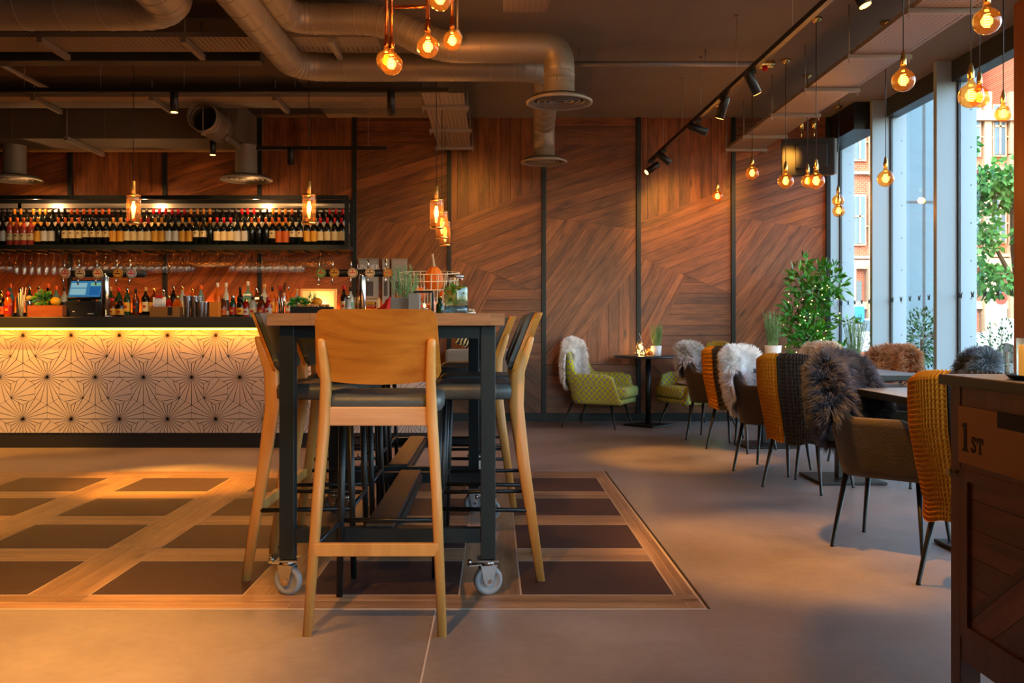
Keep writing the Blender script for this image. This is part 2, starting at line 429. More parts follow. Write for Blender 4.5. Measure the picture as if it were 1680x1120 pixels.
# grey panel beside the window and other walls
MB().box2((3.66, 10.75, 0), (XR+.1, 10.85, CEIL)).box2((3.60, WALL+.12, 0), (3.68, 10.75, CEIL)).build('grey_panel', mat('grey_panel', '#6f7478', .5), wb)
struct(MB().box2((XL-.12, YB, 0), (XL, YF, CEIL)).build('wall_left', M['walnuto']))
struct(MB().box2((XL, YB-.12, 0), (1.2, YB, CEIL)).box2((1.2, YB-.12, 3.0), (XR+.15, YB, CEIL)).box2((1.2, YB-.12, 0), (XR+.15, YB, .3)).build('wall_front', M['ceil']))
fw_ = struct(MB().box2((1.2, YB-.06, .3), (XR, YB-.05, 3.0)).build('window_20', M['window']))
for x in (1.23, 2.6, 4.0): MB().box2((x-.03, YB-.1, .3), (x+.03, YB, 3.0)).build('window_bar', M['greyframe'], fw_)
ce = struct(MB().box2((XL-.1, YB-.1, CEIL), (XR+.17, YF+.12, CEIL+.15)).build('ceiling', M['ceil']))
MB().box2((XL, YB, CEIL-.006), (-1.85, WALL, CEIL-.001)).build('dark_ceiling_sheet', mat('dark_ceiling', '#453c33', .9), ce)  # darker sheet just below the left part of the ceiling
# unseen storeys above and a side wing, added to block the sun
MB().box2((XL-4, YB-.1, CEIL+.16), (XR+.17, YF+6, CEIL+15)).box2((XL-9, -16, -.1), (XL-.3, YB-.2, CEIL+15)).build('unseen_sun_blocks', M['stone_out'], ce)

# window wall: mullions, head, glass
wy = [10.72-1.36*k for k in range(0, 10)]
edges = wy+[YB]
for i, y in enumerate(wy):
    mo = struct(MB().box2((WIN, y-.03, 0), (4.03, y+.03, CEIL)).build('trim_%d' % (i+1), M['mullion'], bevel=.003))
    MB().box2((4.03, y-.055, 0), (4.05, y+.055, 3.18)).build('mullion_gasket', M['greyframe'], mo)
    MB().box2((4.05, y-.03, 0), (4.20, y+.03, 3.3)).build('outer_fin', M['mullion'], mo)
    b = MB()
    for k in range(9): b.tube([(4.15, y-.03, .3+.33*k), (4.15, y-.036, .3+.33*k)], .006, 6)
    b.build('fin_bolts', M['greyframe'], mo)
wh = struct(MB().box2((3.98, YB, 3.18), (4.12, 10.75, CEIL)).build('wall_right', M['greyframe']))
MB().box2((3.99, YB, 0), (4.07, 10.75, .06)).build('window_sill', M['greyframe'], wh)
MB().box2((3.70, 9.42, 3.08), (4.0, 10.68, CEIL-.001)).build('bulkhead', M['black'], wh)
def butterfly(b, y, z, s):
    x = 4.036
    pts = [(0,-.55),(.35,-1),(.8,-.9),(.7,-.2),(1,.5),(.85,1),(.3,.5),(0,.1)]
    for sg in (1, -1):
        poly = [(y+sg*px*s, z+py*s) for px, py in pts]
        b.prism(poly, x, x+.001, 'yz')
M['decal'] = mat('frosted_decal', '#55707a', .8)
for i in range(len(edges)-1):
    ya, yb_ = edges[i+1], edges[i]
    w = struct(MB().box2((4.037, ya+.055 if i < len(edges)-2 else ya, .06), (4.045, yb_-.055, 3.18)).build('window_%d' % (i+1), M['window']))
    b = MB(); n = 7
    for k in range(n): butterfly(b, ya+(yb_-ya)*(k+.6)/n, 1.32, .028)
    b.build('butterfly_decal', M['decal'], w)
    b.v = [(x-.0, y, z-1.03) for x, y, z in b.v]
    b.build('butterfly_decal', M['decal'], w)
# timber post by the window
struct(MB().box2((3.72, 6.36, 0), (3.84, 6.56, CEIL)).build('trim_20', M['post'], bevel=.006))

# ================================================================== CEILING SERVICES
def arc(c, a, b, n=8):     # quarter bend through corner c from direction a to direction b
    pass
def bend(pts, rad, n=7):
    pts = [Vector(p) for p in pts]; out = [pts[0]]
    for i in range(1, len(pts)-1):
        p = pts[i]; a = (pts[i-1]-p); b = (pts[i+1]-p); r = min(rad, a.length*.49, b.length*.49)
        A = p+a.normalized()*r; B = p+b.normalized()*r
        for k in range(n+1):
            t = k/n; out.append(A*(1-t)**2+p*2*t*(1-t)+B*t*t)
    out.append(pts[-1]); return out
def subdiv(pts, step):
    out = [pts[0]]
    for a, b in zip(pts, pts[1:]):
        n = max(1, int((b-a).length/step))
        for k in range(1, n+1): out.append(a.lerp(b, k/n))
    return out
def duct(name, label, pts, r, rad=.3, cap=True):
    t = thing(name, label, 'duct', pts[0])
    o = Vector(pts[0]); path = subdiv(bend([Vector(p)-o for p in pts], rad), .25)
    b = MB().tube(path, r, 28, cap=cap); b.m = 1         # pipe with spiral seams
    L = 0
    for a, c in zip(path, path[1:]):
        d = c-a
        if d.length < .05: continue
        dn = d.normalized(); u = Vector((0,0,1)) if abs(dn.z) < .9 else Vector((1,0,0))
        x = u.cross(dn).normalized(); y = dn.cross(x); n = 24
        ring = [a+d*.5+(x*cos(2*pi*k/n)+y*sin(2*pi*k/n))*(r+.001)+dn*(.02*cos(2*pi*k/n)) for k in range(n+1)]
        b.tube(ring, .0028, 5, cap=False)
    b.build('duct_pipe', [M['duct'], M['ductflange']], t)
    return t
def diffuser(label, x, y, z, R_, rn, neck):
    t = thing('ceiling_diffuser', label, 'air vent', (x, y, z))
    MB().lathe([(rn, neck), (rn, .075), (rn*1.15, .055), (R_*.8, .035), (R_, .012), (R_, 0), (R_*.93, -.004), (R_*.86, .006)], n=40, cap=False).build('flange', M['ductflange'], t)
    b = MB()
    for k, q in enumerate((.84, .66, .48, .30)):
        b.lathe([(R_*q, .008), (R_*(q-.11), .03), (R_*(q-.12), .028), (R_*(q-.015), .002), (R_*q, .008)], n=36, cap=False)
    b.lathe([(R_*.86, .04), (.001, .04)], n=36, cap=False)
    b.build('louvre_ring', M['galv'], t)
    b = MB()
    for k in range(3): b.lathe([(rn+.003, .09+.04*k), (rn+.003, .094+.04*k)], n=30, cap=False)
    b.build('collar', M['galv'], t)
    return t
r1 = .107
duct('ventilation_duct', 'upper grey spiral duct with an offset bend ending in the nearer round diffuser', [(-1.52, 1.6, 3.2), (-1.45, 6.4, 3.2), (-.78, 6.4, 3.2), (-.42, 6.4, 3.0), (.45, 6.4, 3.0), (.45, 6.4, 2.74)], r1, .22)
diffuser('round duct diffuser nearest the camera below the upper spiral duct', .45, 6.4, 2.61, .232, r1, .16)
duct('ventilation_duct', 'lower grey spiral duct running behind the other one to the far diffuser', [(-1.62, 2.4, 3.06), (-1.56, 7.1, 3.06), (.40, 7.1, 3.06), (.49, 9.1, 3.06), (.49, 9.12, 2.8)], r1, .28)
diffuser('smaller looking round duct diffuser close to the walnut wall', .49, 9.12, 2.68, .232, r1, .16)
duct('ventilation_duct', 'large spiral duct at the top left corner turning towards the camera', [(-5.9, 5.75, 3.08), (-2.0, 5.75, 3.08), (-1.98, 2.2, 3.08)], .165, .3)
ds_ = duct('ventilation_duct', 'short open ended round duct stub on the front of the plenum box', [(-2.82, 8.80, 3.07), (-2.82, 9.36, 3.07)], .14, cap=False)
MB().tube([(0,.22,0),(0,.225,0)], .138, 24).build('stub_shade_disc', M['blackmatt'], ds_)  # black disc stands in for the shade inside the open stub
MB().tube([(0,.03,-.14),(0,.03,.14)], .006, 8).lathe([(.022,-.175),(.022,-.14)], (0,.03,0), 14).build('damper_rod', M['galv'], ds_)
m = MB()
for q in (.0, .05, .12): m.tube([(.1405*cos(2*pi*k/32), q, .1405*sin(2*pi*k/32)) for k in range(33)], .004, 5, cap=False)
m.build('collar_rib', M['ductflange'], ds_)
pb = thing('plenum_box', 'long rectangular sheet metal plenum box hanging above the back bar', 'plenum', (-4.4, 9.73, 2.97))
MB().box2((-1.75, -.37, 0), (1.77, .37, .388)).build('casing', M['plenum'], pb, bevel=.004)
b = MB()
for k in range(4): b.box2((-1.5+.95*k, -.375, 0), (-1.49+.95*k, -.37, .388))
b.build('seam', M['galv'], pb)
diffuser('wide round diffuser under the plenum box near its window end', WX(404, 9.72), 9.72, 2.60, .278, .115, .37)
diffuser('wide round diffuser under the plenum box at the left picture edge', WX(24, 9.72), 9.72, 2.60, .278, .115, .37)
def strut(label, x, y0, y1, z, rods=True):
    t = thing('strut_channel', label, 'bracket', (x, y0, z), 0, 'ceiling strut channels')
    MB().box2((-.02, 0, -.02), (.02, y1-y0, .02)).build('channel', M['galv'], t)
    if rods:
        for yy in (.03, y1-y0-.03): MB().tube([(0, yy, .02), (0, yy, CEIL-z)], .006, 6).build('threaded_rod', M['galv'], t)
    return t
strut('strut channel below the plenum box beside the open duct stub', -2.70, 9.22, 10.1, 2.945)
strut('strut channel below the plenum box near the till side', -4.33, 9.22, 10.1, 2.945)
for x, nm in ((-3.26, 'first from the left'), (-2.23, 'second from the left'), (-1.18, 'third from the left')):
    strut('short strut under the perforated tray behind the big duct, '+nm, x, 6.54, 6.98, 3.10)
strut('short strut under the tray above the bar, left one', -4.3, 8.5, 9.05, 3.17); strut('short strut under the tray above the bar, middle one', -3.2, 8.5, 9.05, 3.17)
strut('short strut under the tray above the bar, right one', -2.05, 8.5, 9.05, 3.17)
def tray(label, a, b, bars=(), axis='y', z=3.0):
    (x0, y0), (x1, y1) = a, b
    t = thing('cable_tray', label, 'cable tray', (0, 0, z))
    m = MB().box2((x0, y0, 0), (x1, y1, .002)); m.build('perforated_base', M['perf'], t)
    m = MB()
    if axis == 'y': m.box2((x0, y0, 0), (x0+.003, y1, .03)); m.box2((x1-.003, y0, 0), (x1, y1, .03))
    else: m.box2((x0, y0, 0), (x1, y0+.003, .035)); m.box2((x0, y1-.003, 0), (x1, y1, .035))
    m.build('side_lip', M['galv'], t)
    for q in bars:
        m = MB().box2((x0-.03, q-.02, -.03), (x1+.03, q+.02, -.001)); o = m.build('cross_bar', M['galv'], t)
        for xx in (x0-.015, x1+.015): MB().tube([(xx, q, -.06), (xx, q, CEIL-z)], .005, 6).build('threaded_rod', M['galv'], t)
    return t
tray('perforated cable tray running along the window side ceiling', (2.56, 4.2), (2.96, 10.1), (10.05, 9.35, 8.4, 7.5, 6.57, 5.62, 4.7), z=3.0)
tray('narrow cable tray in the middle of the ceiling by the wall', (-.62, 7.65), (-.26, 10.05), (8.1, 9.05, 9.95), z=3.0)
tray('short perforated tray at the top edge above the near diffuser', (.05, 4.0), (.36, 6.15), (5.2,), z=3.16)
tray('long perforated tray across the ceiling behind the big duct', (-6.1, 6.56), (-.85, 6.92), (), 'x', 3.125)
tray('perforated tray across the ceiling above the bar', (-6.1, 8.55), (-.66, 9.0), (), 'x', 3.195)
tag(MB().box2((-6.1, 7.2, 3.14), (-1.85, 7.35, CEIL)).build('ceiling_beam', M['greyframe']), 'long dark beam boxed under the ceiling above the bar front', 'beam')
tag(MB().tube([(-4.06, 7.4, 3.2), (-4.06, 8.3, 3.2)], .022, 10).build('conduit_pipe', M['galv']), 'grey conduit crossing above the bar at the left edge', 'pipe')
t = thing('sprinkler_pipe', 'grey sprinkler pipe along the ceiling ending at a brass valve', 'pipe', (.5, 7.6, 3.23))
MB().tube([(.02, 0, 0), (1.66, 0, 0)], .022, 12).build('pipe', M['galv'], t)
MB().tube([(1.66, 0, 0), (1.72, 0, 0), (1.78, 0, 0), (1.82, 0, 0)], [.03, .038, .03, .036], 12).build('brass_valve', M['brass'], t)
MB().sphere((1.74, -.02, -.045), .024).build('red_cap', M['red'], t)
MB().tube([(1.25, 0, 0), (1.25, 0, .12)], .006, 6).tube([(.2, 0, 0), (.2, 0, .12)], .006, 6).build('pipe_hanger', M['galv'], t)
t = thing('smoke_detector', 'small white detector on a conduit drop beside the bulb cluster', 'detector', (-.25, 6.1, 2.98))
MB().lathe([(.0, -.045), (.02, -.045), (.03, -.02), (.035, 0), (.02, .03), (.012, .05)], n=16).build('body', M['white'], t)
MB().tube([(0, 0, .05), (0, 0, CEIL-2.98)], .008, 8).build('conduit', M['galv'], t)
# ---- track lights
LENS = M['spotlens']
def track(label, a, b, wires, h=.035):
    a = Vector(a); b = Vector(b)
    t = thing('lighting_track', label, 'lighting track', a)
    MB().beam((0,0,0), b-a, .035, h).build('rail', M['black'], t)
    for f in wires:
        p = (b-a)*f
        m = MB().tube([p, p+Vector((0, 0, CEIL-a.z))], .0022, 5).lathe([(.012, CEIL-a.z-p.z-.02), (.012, CEIL-a.z-p.z)], (p.x, p.y, p.z), 8)
        m.build('suspension_wire', M['galv'], t)
    return t
track('long horizontal black lighting track above the bar front', (-6.0, 7.4, 2.96), (-.38, 7.4, 2.96), (.1, .2, .30, .39, .50, .62, .70, .78, .97))
track('short black lighting track in front of the walnut wall', (WX(421, 9.3), 9.3, 2.86), (WX(634, 9.3), 9.3, 2.86), (.05, .86))
track('diagonal looking black lighting track leading to the walnut wall', (1.70, 10.05, 2.86), (1.88, 3.9, 2.86), (.115, .25, .36, .53, .72, .9))
def spot(label, p, aim, lit=True, r=.032, L=.155, drop=.07, energy=0, cone=60, colr=(1, .50, .17)):
    """p: point under the rail; aim: unit vector of the beam"""
    p = Vector(p); aim = Vector(aim).normalized()
    t = thing('track_spotlight', label, 'spotlight', p)
    MB().box((0, 0, -.012), (.05, .03, .024)).tube([(0,0,-.02), (0,0,-drop)], .006, 6).build('mount', M['black'], t)
    c = Vector((0, 0, -drop-.012))
    a = c-aim*L*.5; e = c+aim*L*.5
    m = MB().tube([a, a+aim*.004, e-aim*.001], [r*.92, r, r], 20)
    m.build('housing', M['black'], t)
    MB().tube([e-aim*.0015, e+aim*.0015], [r*.86, r*.86], 20).build('lens', LENS if lit else M['blackmatt'], t)
    if energy:
        ld = bpy.data.lights.new('spot', 'SPOT'); ld.energy = energy; ld.color = colr; ld.spot_size = R(cone); ld.spot_blend = .8; ld.shadow_soft_size = .03
        lo = bpy.data.objects.new('beam_light', ld); col.objects.link(lo); lo.parent = t
        lo.location = e+aim*.02; lo.rotation_euler = aim.to_track_quat('-Z', 'Y').to_euler()
    return t
def trk(f): return Vector((1.70, 10.05, 2.842)).lerp(Vector((1.88, 3.9, 2.842)), f)
spot('first spotlight on the long bar track, hanging straight down and lit', (WX(286, 7.4), 7.4, 2.94), (0, 0, -1), True, energy=60, cone=70)
spot('unlit straight spotlight on the long bar track by the bulb cluster', (WX(642, 7.4), 7.4, 2.94), (0.03, 0, -1), False, L=.2)
spot('unlit spotlight on the short track before the walnut wall', (WX(477, 9.3), 9.3, 2.84), (0, 0, -1), False, r=.035, L=.17, drop=.05)
spot('lit spotlight hanging below the plenum box by its round diffuser', (WX(353, 9.5), 9.42, 2.965), (0, 0, -1), True, L=.14, energy=25)
tl = [(.025, (-.75, -.2, -.55), True), (.12, (.75, -.3, -.7), False), (.345, (.9, -.2, -.42), False), (.47, (-.25, .3, -1), True), (.59, (.55, .3, -.95), True), (.875, (.35, -.2, -1), True)]
tn = ['farthest lit spotlight on the diagonal track, aimed at the wall', 'unlit spotlight next to the end of the diagonal track', 'nearly level spotlight turned to the windows on the diagonal track',
      'steep lit spotlight in the middle of the diagonal track', 'lit spotlight tilted to the right beside the sprinkler valve', 'lit spotlight cut by the top edge on the diagonal track']
for (f, a, l), nm in zip(tl, tn):
    spot(nm, trk(f), a, l, r=.034, L=.17, energy=(30 if l else 0), cone=75)
# ---- pendants
def light_point(parent, loc, e, c=(1, .52, .18), r=.03):
    ld = bpy.data.lights.new('bulb_light', 'POINT'); ld.energy = e; ld.color = c; ld.shadow_soft_size = r
    lo = bpy.data.objects.new('bulb_light', ld); col.objects.link(lo); lo.parent = parent; lo.location = loc
    return lo
def globe(label, px, py, Y, d=.125, top=None, metal='brass', cord='black', rod=0, e=5, group=None):
    p = W(px, py, Y); top = CEIL if top is None else top
    t = thing('pendant_bulb', label, 'pendant light', p, 0, group); r = d/2
    prof = [(.014, r*1.5), (.015, r*1.25), (r*.30, r*1.06)]+[(r*sin(a), r*cos(a)) for a in [R(q) for q in range(24, 181, 12)]]+[(.001, -r)]
    MB().lathe(prof, n=24, cap=False).build('glass_globe', M['amber'], t)
    m = MB()
    pts = []
    for k in range(40):
        a = k/39; pts.append((r*.22*cos(a*5*2*pi), r*.22*sin(a*5*2*pi), -r*.42+a*r*.95))
    m.tube(pts, .0017, 5); m.build('filament', M['filament'], t)
    h = r*1.4
    MB().lathe([(.015, h-.004), (.0165, h), (.0165, h+.035), (.013, h+.045), (.009, h+.07), (.004, h+.08)], n=16).build('lamp_holder', M[metal], t)
    zt = top-p.z
    if rod: MB().tube([(0,0,h+.06), (0,0,zt)], .010, 10).build('copper_rod', M['copper'], t)
    else: MB().tube([(0,0,h+.07), (0,0,zt)], .003, 6).build('cord', M[cord], t)
    if top == CEIL and not rod: MB().lathe([(.006, zt-.035), (.035, zt-.018), (.045, zt-.002)], n=18).build('ceiling_rose', M['brass'], t)
    light_point(t, (0, 0, 0), e)
    return t
gl = [(1177,322,9.55,.115,'amber globe pendant hanging alone in front of the walnut wall'), (1234,284,8.62,.125,'amber globe pendant right of the far end of the cable tray'),
      (1289,297,7.93,.135,'large amber globe pendant left of the black television'), (1325,297,8.4,.12,'amber globe half hidden by its neighbour below the television'),
      (1339,297,6.86,.125,'nearer amber globe of the overlapping two below the television'), (1375,329,9.6,.125,'upper amber globe of the stacked two before the first pane'),
      (1376,346,9.0,.12,'lower amber globe of the stacked two before the first pane'), (1453,293,6.94,.125,'amber globe pendant before the first white mullion'),
      (1482,132,5.07,.125,'amber globe pendant high below the perforated tray edge'), (1619,35,4.26,.125,'largest amber globe pendant at the top right corner'),
      (1593,157,4.7,.125,'nearer amber globe of the pair before the brick building'), (1607,160,5.7,.125,'farther amber globe of the pair before the brick building'),
      (1646,187,5.7,.10,'small amber globe pendant next to the timber post')]
for px, py, Y, d, nm in gl: globe(nm, px, py, Y, d, e=4.5)
cl = [(642,105,5.05,'lowest nearest amber bulb of the copper rod cluster'), (634,99,5.45,'amber bulb just behind the lowest one of the copper cluster'), (702,77,4.95,'middle amber bulb of the copper rod cluster'),
      (742,67,5.7,'amber bulb at the right of the copper rod cluster'), (722,-2,4.6,'topmost amber bulb of the cluster cut by the frame')]
for px, py, Y, nm in cl: globe(nm, px, py, Y, .122, metal='copper', rod=1, e=7)
a, b_ = W(648, 11, 5.05), W(706, 11, 5.0)
tag(MB().tube([a, b_], .010, 10).build('copper_crossbar', M['copper']), 'thin copper bar joining the rods of the bulb cluster', 'pipe')
def cylp(label, px, ytop, Y, e=7, top=CEIL):
    p = W(px, ytop, Y); t = thing('glass_cylinder_pendant', label, 'pendant light', p)
    MB().tube([(0,0,-.11), (0,0,0)], .016, 16).build('brass_tube', M['brasss'], t)
    MB().lathe([(.018, -.108), (.054, -.112), (.055, -.122), (.055, -.345), (.052, -.345)], n=26, cap=False).build('smoked_shade', M['smoke'], t)
    MB().lathe([(.056, -.347), (.058, -.34), (.056, -.333)], n=26, cap=False).lathe([(.056, -.118), (.057, -.112), (.05, -.108)], n=26, cap=False).build('rim', M['brass'], t)
    MB().lathe([(.01, -.12), (.012, -.15), (.026, -.20), (.026, -.25), (.001, -.275)], n=16, cap=False).build('bulb_glass', M['clear'], t)
    m = MB()
    for k in (-1, 0, 1): m.tube([(k*.007, 0, -.165), (k*.010, 0, -.25)], .0028, 5)
    m.build('filament', M['filament'], t)
    MB().tube([(0,0,0), (0,0,top-p.z)], .003, 6).build('cord', M['black'], t)
    light_point(t, (0, 0, -.21), e); return t
cylp('smoked glass cylinder pendant above the beer taps and till', 219, 297, 7.4)
cylp('smoked glass cylinder pendant before the right end of the wine shelf', 507, 297, 7.4)
cylp('nearest of the smoked cylinder pendants beside the steel channel', 716, 305, 7.45)
cylp('middle smoked cylinder pendant of the three in a receding row', 725, 327, 8.15, top=3.0)
cylp('farthest smoked cylinder pendant of the three in a receding row', 730, 345, 8.95, top=3.0)
# television
t = thing('television', 'black television hung from the ceiling in the window corner', 'television', (WX(1325, 9.1), 9.1, WZ(258, 9.1)), R(-14))
MB().box((0, 0, 0), (.50, .07, .37)).build('body', M['blackmatt'], t, bevel=.01)
MB().box((.03, -.05, 0), (.30, .06, .24)).build('rear_housing', M['blackmatt'], t, bevel=.01)
MB().box((.262, .03, 0), (.02, .10, .35)).build('screen_edge', mat('screen_sheen', '#8fb3c4', .15, 0), t)
for x in (-.06, .06):
    MB().tube([(x, .0, .18), (x, .0, .28)], .006, 6).tube([(x, 0, .28), (x, 0, .38)], .022, 10).tube([(x, 0, .38), (x, 0, CEIL-WZ(258, 9.1))], .01, 8).build('hanger', M['brass'], t)
# ================================================================== BAR COUNTER
BF = 7.9; BX1 = -.52
bar = thing('bar_counter', 'long bar counter with starburst patterned tile front and dark worktop', 'bar counter', (-3.3, 8.1, 0))
def bl(x, y, z): return (x+3.3, y-8.1, z)
MB().box2(bl(XL+.02, BF+.02, .13), bl(BX1, 8.45, 1.06)).build('carcass', M['plinth'], bar)
MB().box2(bl(XL+.02, 7.74, 1.035), bl(BX1+.02, 8.50, 1.13)).build('worktop', M['worktop'], bar, bevel=.006)
MB().box2(bl(XL+.02, BF+.01, 0), bl(BX1, 8.44, .13)).build('plinth', M['plinth'], bar)
MB().box2(bl(XL+.02, 7.80, 1.018), bl(BX1-.02, 7.84, 1.034)).build('led_strip', M['led'], bar)
x0, x1, z0, z1 = XL+.02, BX1-.003, .13, 1.034
m = MB(); m.box2(bl(x0, BF, z0), bl(x1, BF+.02, z1))
# hexagonal tiles 0.208 wide, each with a fan of lines from one corner; three of every four fans join to a star
hw = .2082; sR = hw/sqrt(3)
def seg(p, q, w, zo, mi, w0=None):
    # clip to the panel
    (ax, az), (bx, bz) = p, q; t0, t1 = 0.0, 1.0; dx, dz = bx-ax, bz-az
    for pp, qq in ((-dx, ax-x0), (dx, x1-ax), (-dz, az-z0), (dz, z1-az)):
        if abs(pp) < 1e-9:
            if qq < 0: return
            continue
        r = qq/pp
        if pp < 0: t0 = max(t0, r)
        else: t1 = min(t1, r)
    if t0 >= t1: return
    a = (ax+dx*t0, az+dz*t0); b = (ax+dx*t1, az+dz*t1)
    L = math.hypot(dx, dz); nx, nz = -dz/L*w/2, dx/L*w/2; k0 = 1 if w0 is None else (w0+(w-w0)*t0)/w
    y = BF-zo
    vs = [(a[0]+nx*k0, y, a[1]+nz*k0), (a[0]-nx*k0, y, a[1]-nz*k0), (b[0]-nx, y, b[1]-nz), (b[0]+nx, y, b[1]+nz)]
    m.m = mi; m.add([bl(*v) for v in vs], [(0,1,2,3)])
bx0 = WX(37.7, BF); bz0 = WZ(550, BF)      # one star centre
Ls = 2*hw; rowh = Ls*sqrt(3)/2
def hexc(i, j): return (i*hw+(j % 2)*hw/2, j*hw*sqrt(3)/2)
# hex centres lie on a triangular lattice with spacing hw; star at the lower vertex of tile type 0
for J in range(-8, 6):
    for I in range(-40, 40):
        # star positions
        sx = bx0+I*Ls+(J % 2)*Ls/2; sz = bz0+J*rowh
        for a0 in (30, 150, 270):             # centre directions of the three tiles meeting at the star
            cx, cz = sx+sR*cos(R(a0)), sz+sR*sin(R(a0))
            hexv = [(cx+sR*cos(R(a0+60*k)), cz+sR*sin(R(a0+60*k))) for k in range(6)]
            for k in range(3): seg(hexv[k], hexv[(k+1) % 6], .0032, .0008, 2)
            for q in range(-60, 61, 15):
                d = R(a0+q)
                # length to far hexagon border from the vertex opposite
                best = 9
                for k in range(6):
                    (px_, pz_), (qx_, qz_) = hexv[k], hexv[(k+1) % 6]
                    ex, ez = qx_-px_, qz_-pz_; den = cos(d)*ez-sin(d)*ex
                    if abs(den) < 1e-9: continue
                    t = ((px_-sx)*ez-(pz_-sz)*ex)/den; u = ((px_-sx)*sin(d)-(pz_-sz)*cos(d))/den
                    if t > 1e-4 and -1e-6 <= u <= 1+1e-6: best = min(best, t)
                if best > 1: best = sR
                seg((sx, sz), (sx+best*cos(d), sz+best*sin(d)), .0048, .0012, 1, .0024)
        # the fourth tile, centred halfway: fan from a lower corner, alternating sides
        cx, cz = sx+Ls/2, sz-sR  # refined below
        cx, cz = sx+Ls/2-0*hw, sz-sR*1.0+0
        a0 = 30 if ((I+J) % 2 == 0) else 150
        cz = sz-sR
        ox, oz = cx-sR*cos(R(a0)), cz-sR*sin(R(a0))
        hexv = [(cx+sR*cos(R(30+60*k)), cz+sR*sin(R(30+60*k))) for k in range(6)]
        for k in range(6): seg(hexv[k], hexv[(k+1) % 6], .0032, .0008, 2)
        for q in range(-60, 61, 20):
            d = R(a0+q); best = 9
            for k in range(6):
                (px_, pz_), (qx_, qz_) = hexv[k], hexv[(k+1) % 6]
                ex, ez = qx_-px_, qz_-pz_; den = cos(d)*ez-sin(d)*ex
                if abs(den) < 1e-9: continue
                t = ((px_-ox)*ez-(pz_-oz)*ex)/den; u = ((px_-ox)*sin(d)-(pz_-oz)*cos(d))/den
                if t > 1e-4 and -1e-6 <= u <= 1+1e-6: best = min(best, t)
            if best > 1: best = sR
            seg((ox, oz), (ox+best*cos(d), oz+best*sin(d)), .0044, .0012, 1, .0022)
m.m = 0
m.build('tiled_front', [M['tile'], M['line'], M['grline']], bar, recalc=False)

# ================================================================== BACK BAR
SY0, SY1 = 9.62, 9.98          # depth of the shelf
SZ = 1.905
SX1 = WX(572, 9.62)
bs = thing('bottle_shelf', 'wide black steel framed wine shelf with mirror back over the back bar', 'shelf', (-3.8, 9.8, SZ))
def sl(x, y, z): return (x+3.8, y-9.8, z-SZ)
MB().box2(sl(XL+.03, SY0-.02, SZ-.05), sl(SX1, SY1, SZ)).build('shelf_board', M['steel'], bs, bevel=.003)
m = MB().box2(sl(XL+.03, SY0-.02, 2.385), sl(SX1, SY0+.02, 2.425)).box2(sl(SX1-.04, SY0-.02, SZ), sl(SX1, SY0+.02, 2.385)).box2(sl(XL+.03, SY1-.03, 2.385), sl(SX1, SY1, 2.425))
m.box2(sl(SX1-.04, SY1-.03, SZ), sl(SX1, SY1, 2.385))
for px in (-60, 32, ):
    x = WX(px, 9.95); m.box2(sl(x-.02, SY1-.03, SZ), sl(x+.02, SY1, 2.385))
m.build('steel_frame', M['steel'], bs)
MB().box2(sl(XL+.03, SY1, SZ), sl(SX1-.01, SY1+.01, 2.42)).build('mirror_back', M['mirror'], bs)
MB().box2(sl(XL+.03, SY1-.03, 2.335), sl(SX1-.04, SY1-.005, 2.385)).box2(sl(XL+.03, SY1-.05, 2.29), sl(SX1-.04, SY1-.035, 2.315)).build('mirror_reflection_bars', mat('mirror_reflection_bars', '#c9c6bd', .3, .6), bs)  # pale bars added for the bright stripes reflected in the mirror
MB().box2(sl(XL+.03, SY0+.16, SZ), sl(SX1-.05, SY1-.02, SZ+.115)).build('rear_step', M['steel'], bs)
m = MB()
for px in (60, 238, 420):
    x = WX(px, 9.72); m.tube([sl(x, 9.74, 2.42), sl(x, 9.74, 2.405)], .03, 14)
m.build('downlight', M['spotlens'], bs)
for px in (60, 238, 420):
    x = WX(px, 9.72)
    ld = bpy.data.lights.new('downlight', 'POINT'); ld.energy = 5; ld.color = (1, .5, .2); ld.shadow_soft_size = .008
    lo = bpy.data.objects.new('downlight_lamp', ld); col.objects.link(lo); lo.parent = bs; lo.location = sl(x, 9.7, 2.37)
m = MB()
for k in range(28):
    x = XL+.15+.168*k
    if x < SX1-.1: m.box2(sl(x, SY0, SZ-.075), sl(x+.012, SY1-.02, SZ-.052)); 
m.build('glass_rack_rail', M['black'], bs)
# wine bottles
def wmat(n, c, r=.12): return mat(n, c, r, spec=.6)
BM = {'dark': wmat('bottle_dark', '#0f130d'), 'rose': wmat('bottle_rose', '#b04436'), 'label_cream': mat('label_cream', '#d8c08c', .6), 'label_white': mat('label_white', '#cfc8bb', .6),
      'label_gold': mat('label_gold', '#d79a2a', .6), 'label_orange': mat('label_orange', '#c9601c', .6), 'mark': mat('label_mark', '#4a2a1c', .6),
      'orange': mat('foil_orange', '#e0641c', .35), 'red': mat('foil_red', '#c9141c', .35), 'blackfoil': mat('foil_black', '#171313', .35), 'amberfoil': mat('foil_amber', '#e8932a', .35)}
def winebottle(key, body, lab, lz, foil, label):
    t = thing('wine_bottle', label, 'bottle', (0, 0, 0), 0, key)
    h = .295
    MB().lathe([(.030, 0), (.0365, .004), (.0365, .185), (.034, .198), (.022, .218), (.0145, .235), (.0135, h-.055), (.0135, h-.04)], n=16).build('glass_body', BM[body], t)
    MB().lathe([(.0148, h-.062), (.0150, h-.004), (.013, h)], n=14).build('foil_cap', BM[foil], t)
    if lab:
        MB().lathe([(.0372, lz[0]), (.0372, lz[1])], n=16, cap=False).build('paper_label', BM[lab], t)
        if lz[1]-lz[0] < .09: MB().box((0, -.0372, (lz[0]+lz[1])/2+.012), (.016, .002, .014)).build('label_emblem', BM['mark'], t)
    return proto_tree(t)
pos = {}
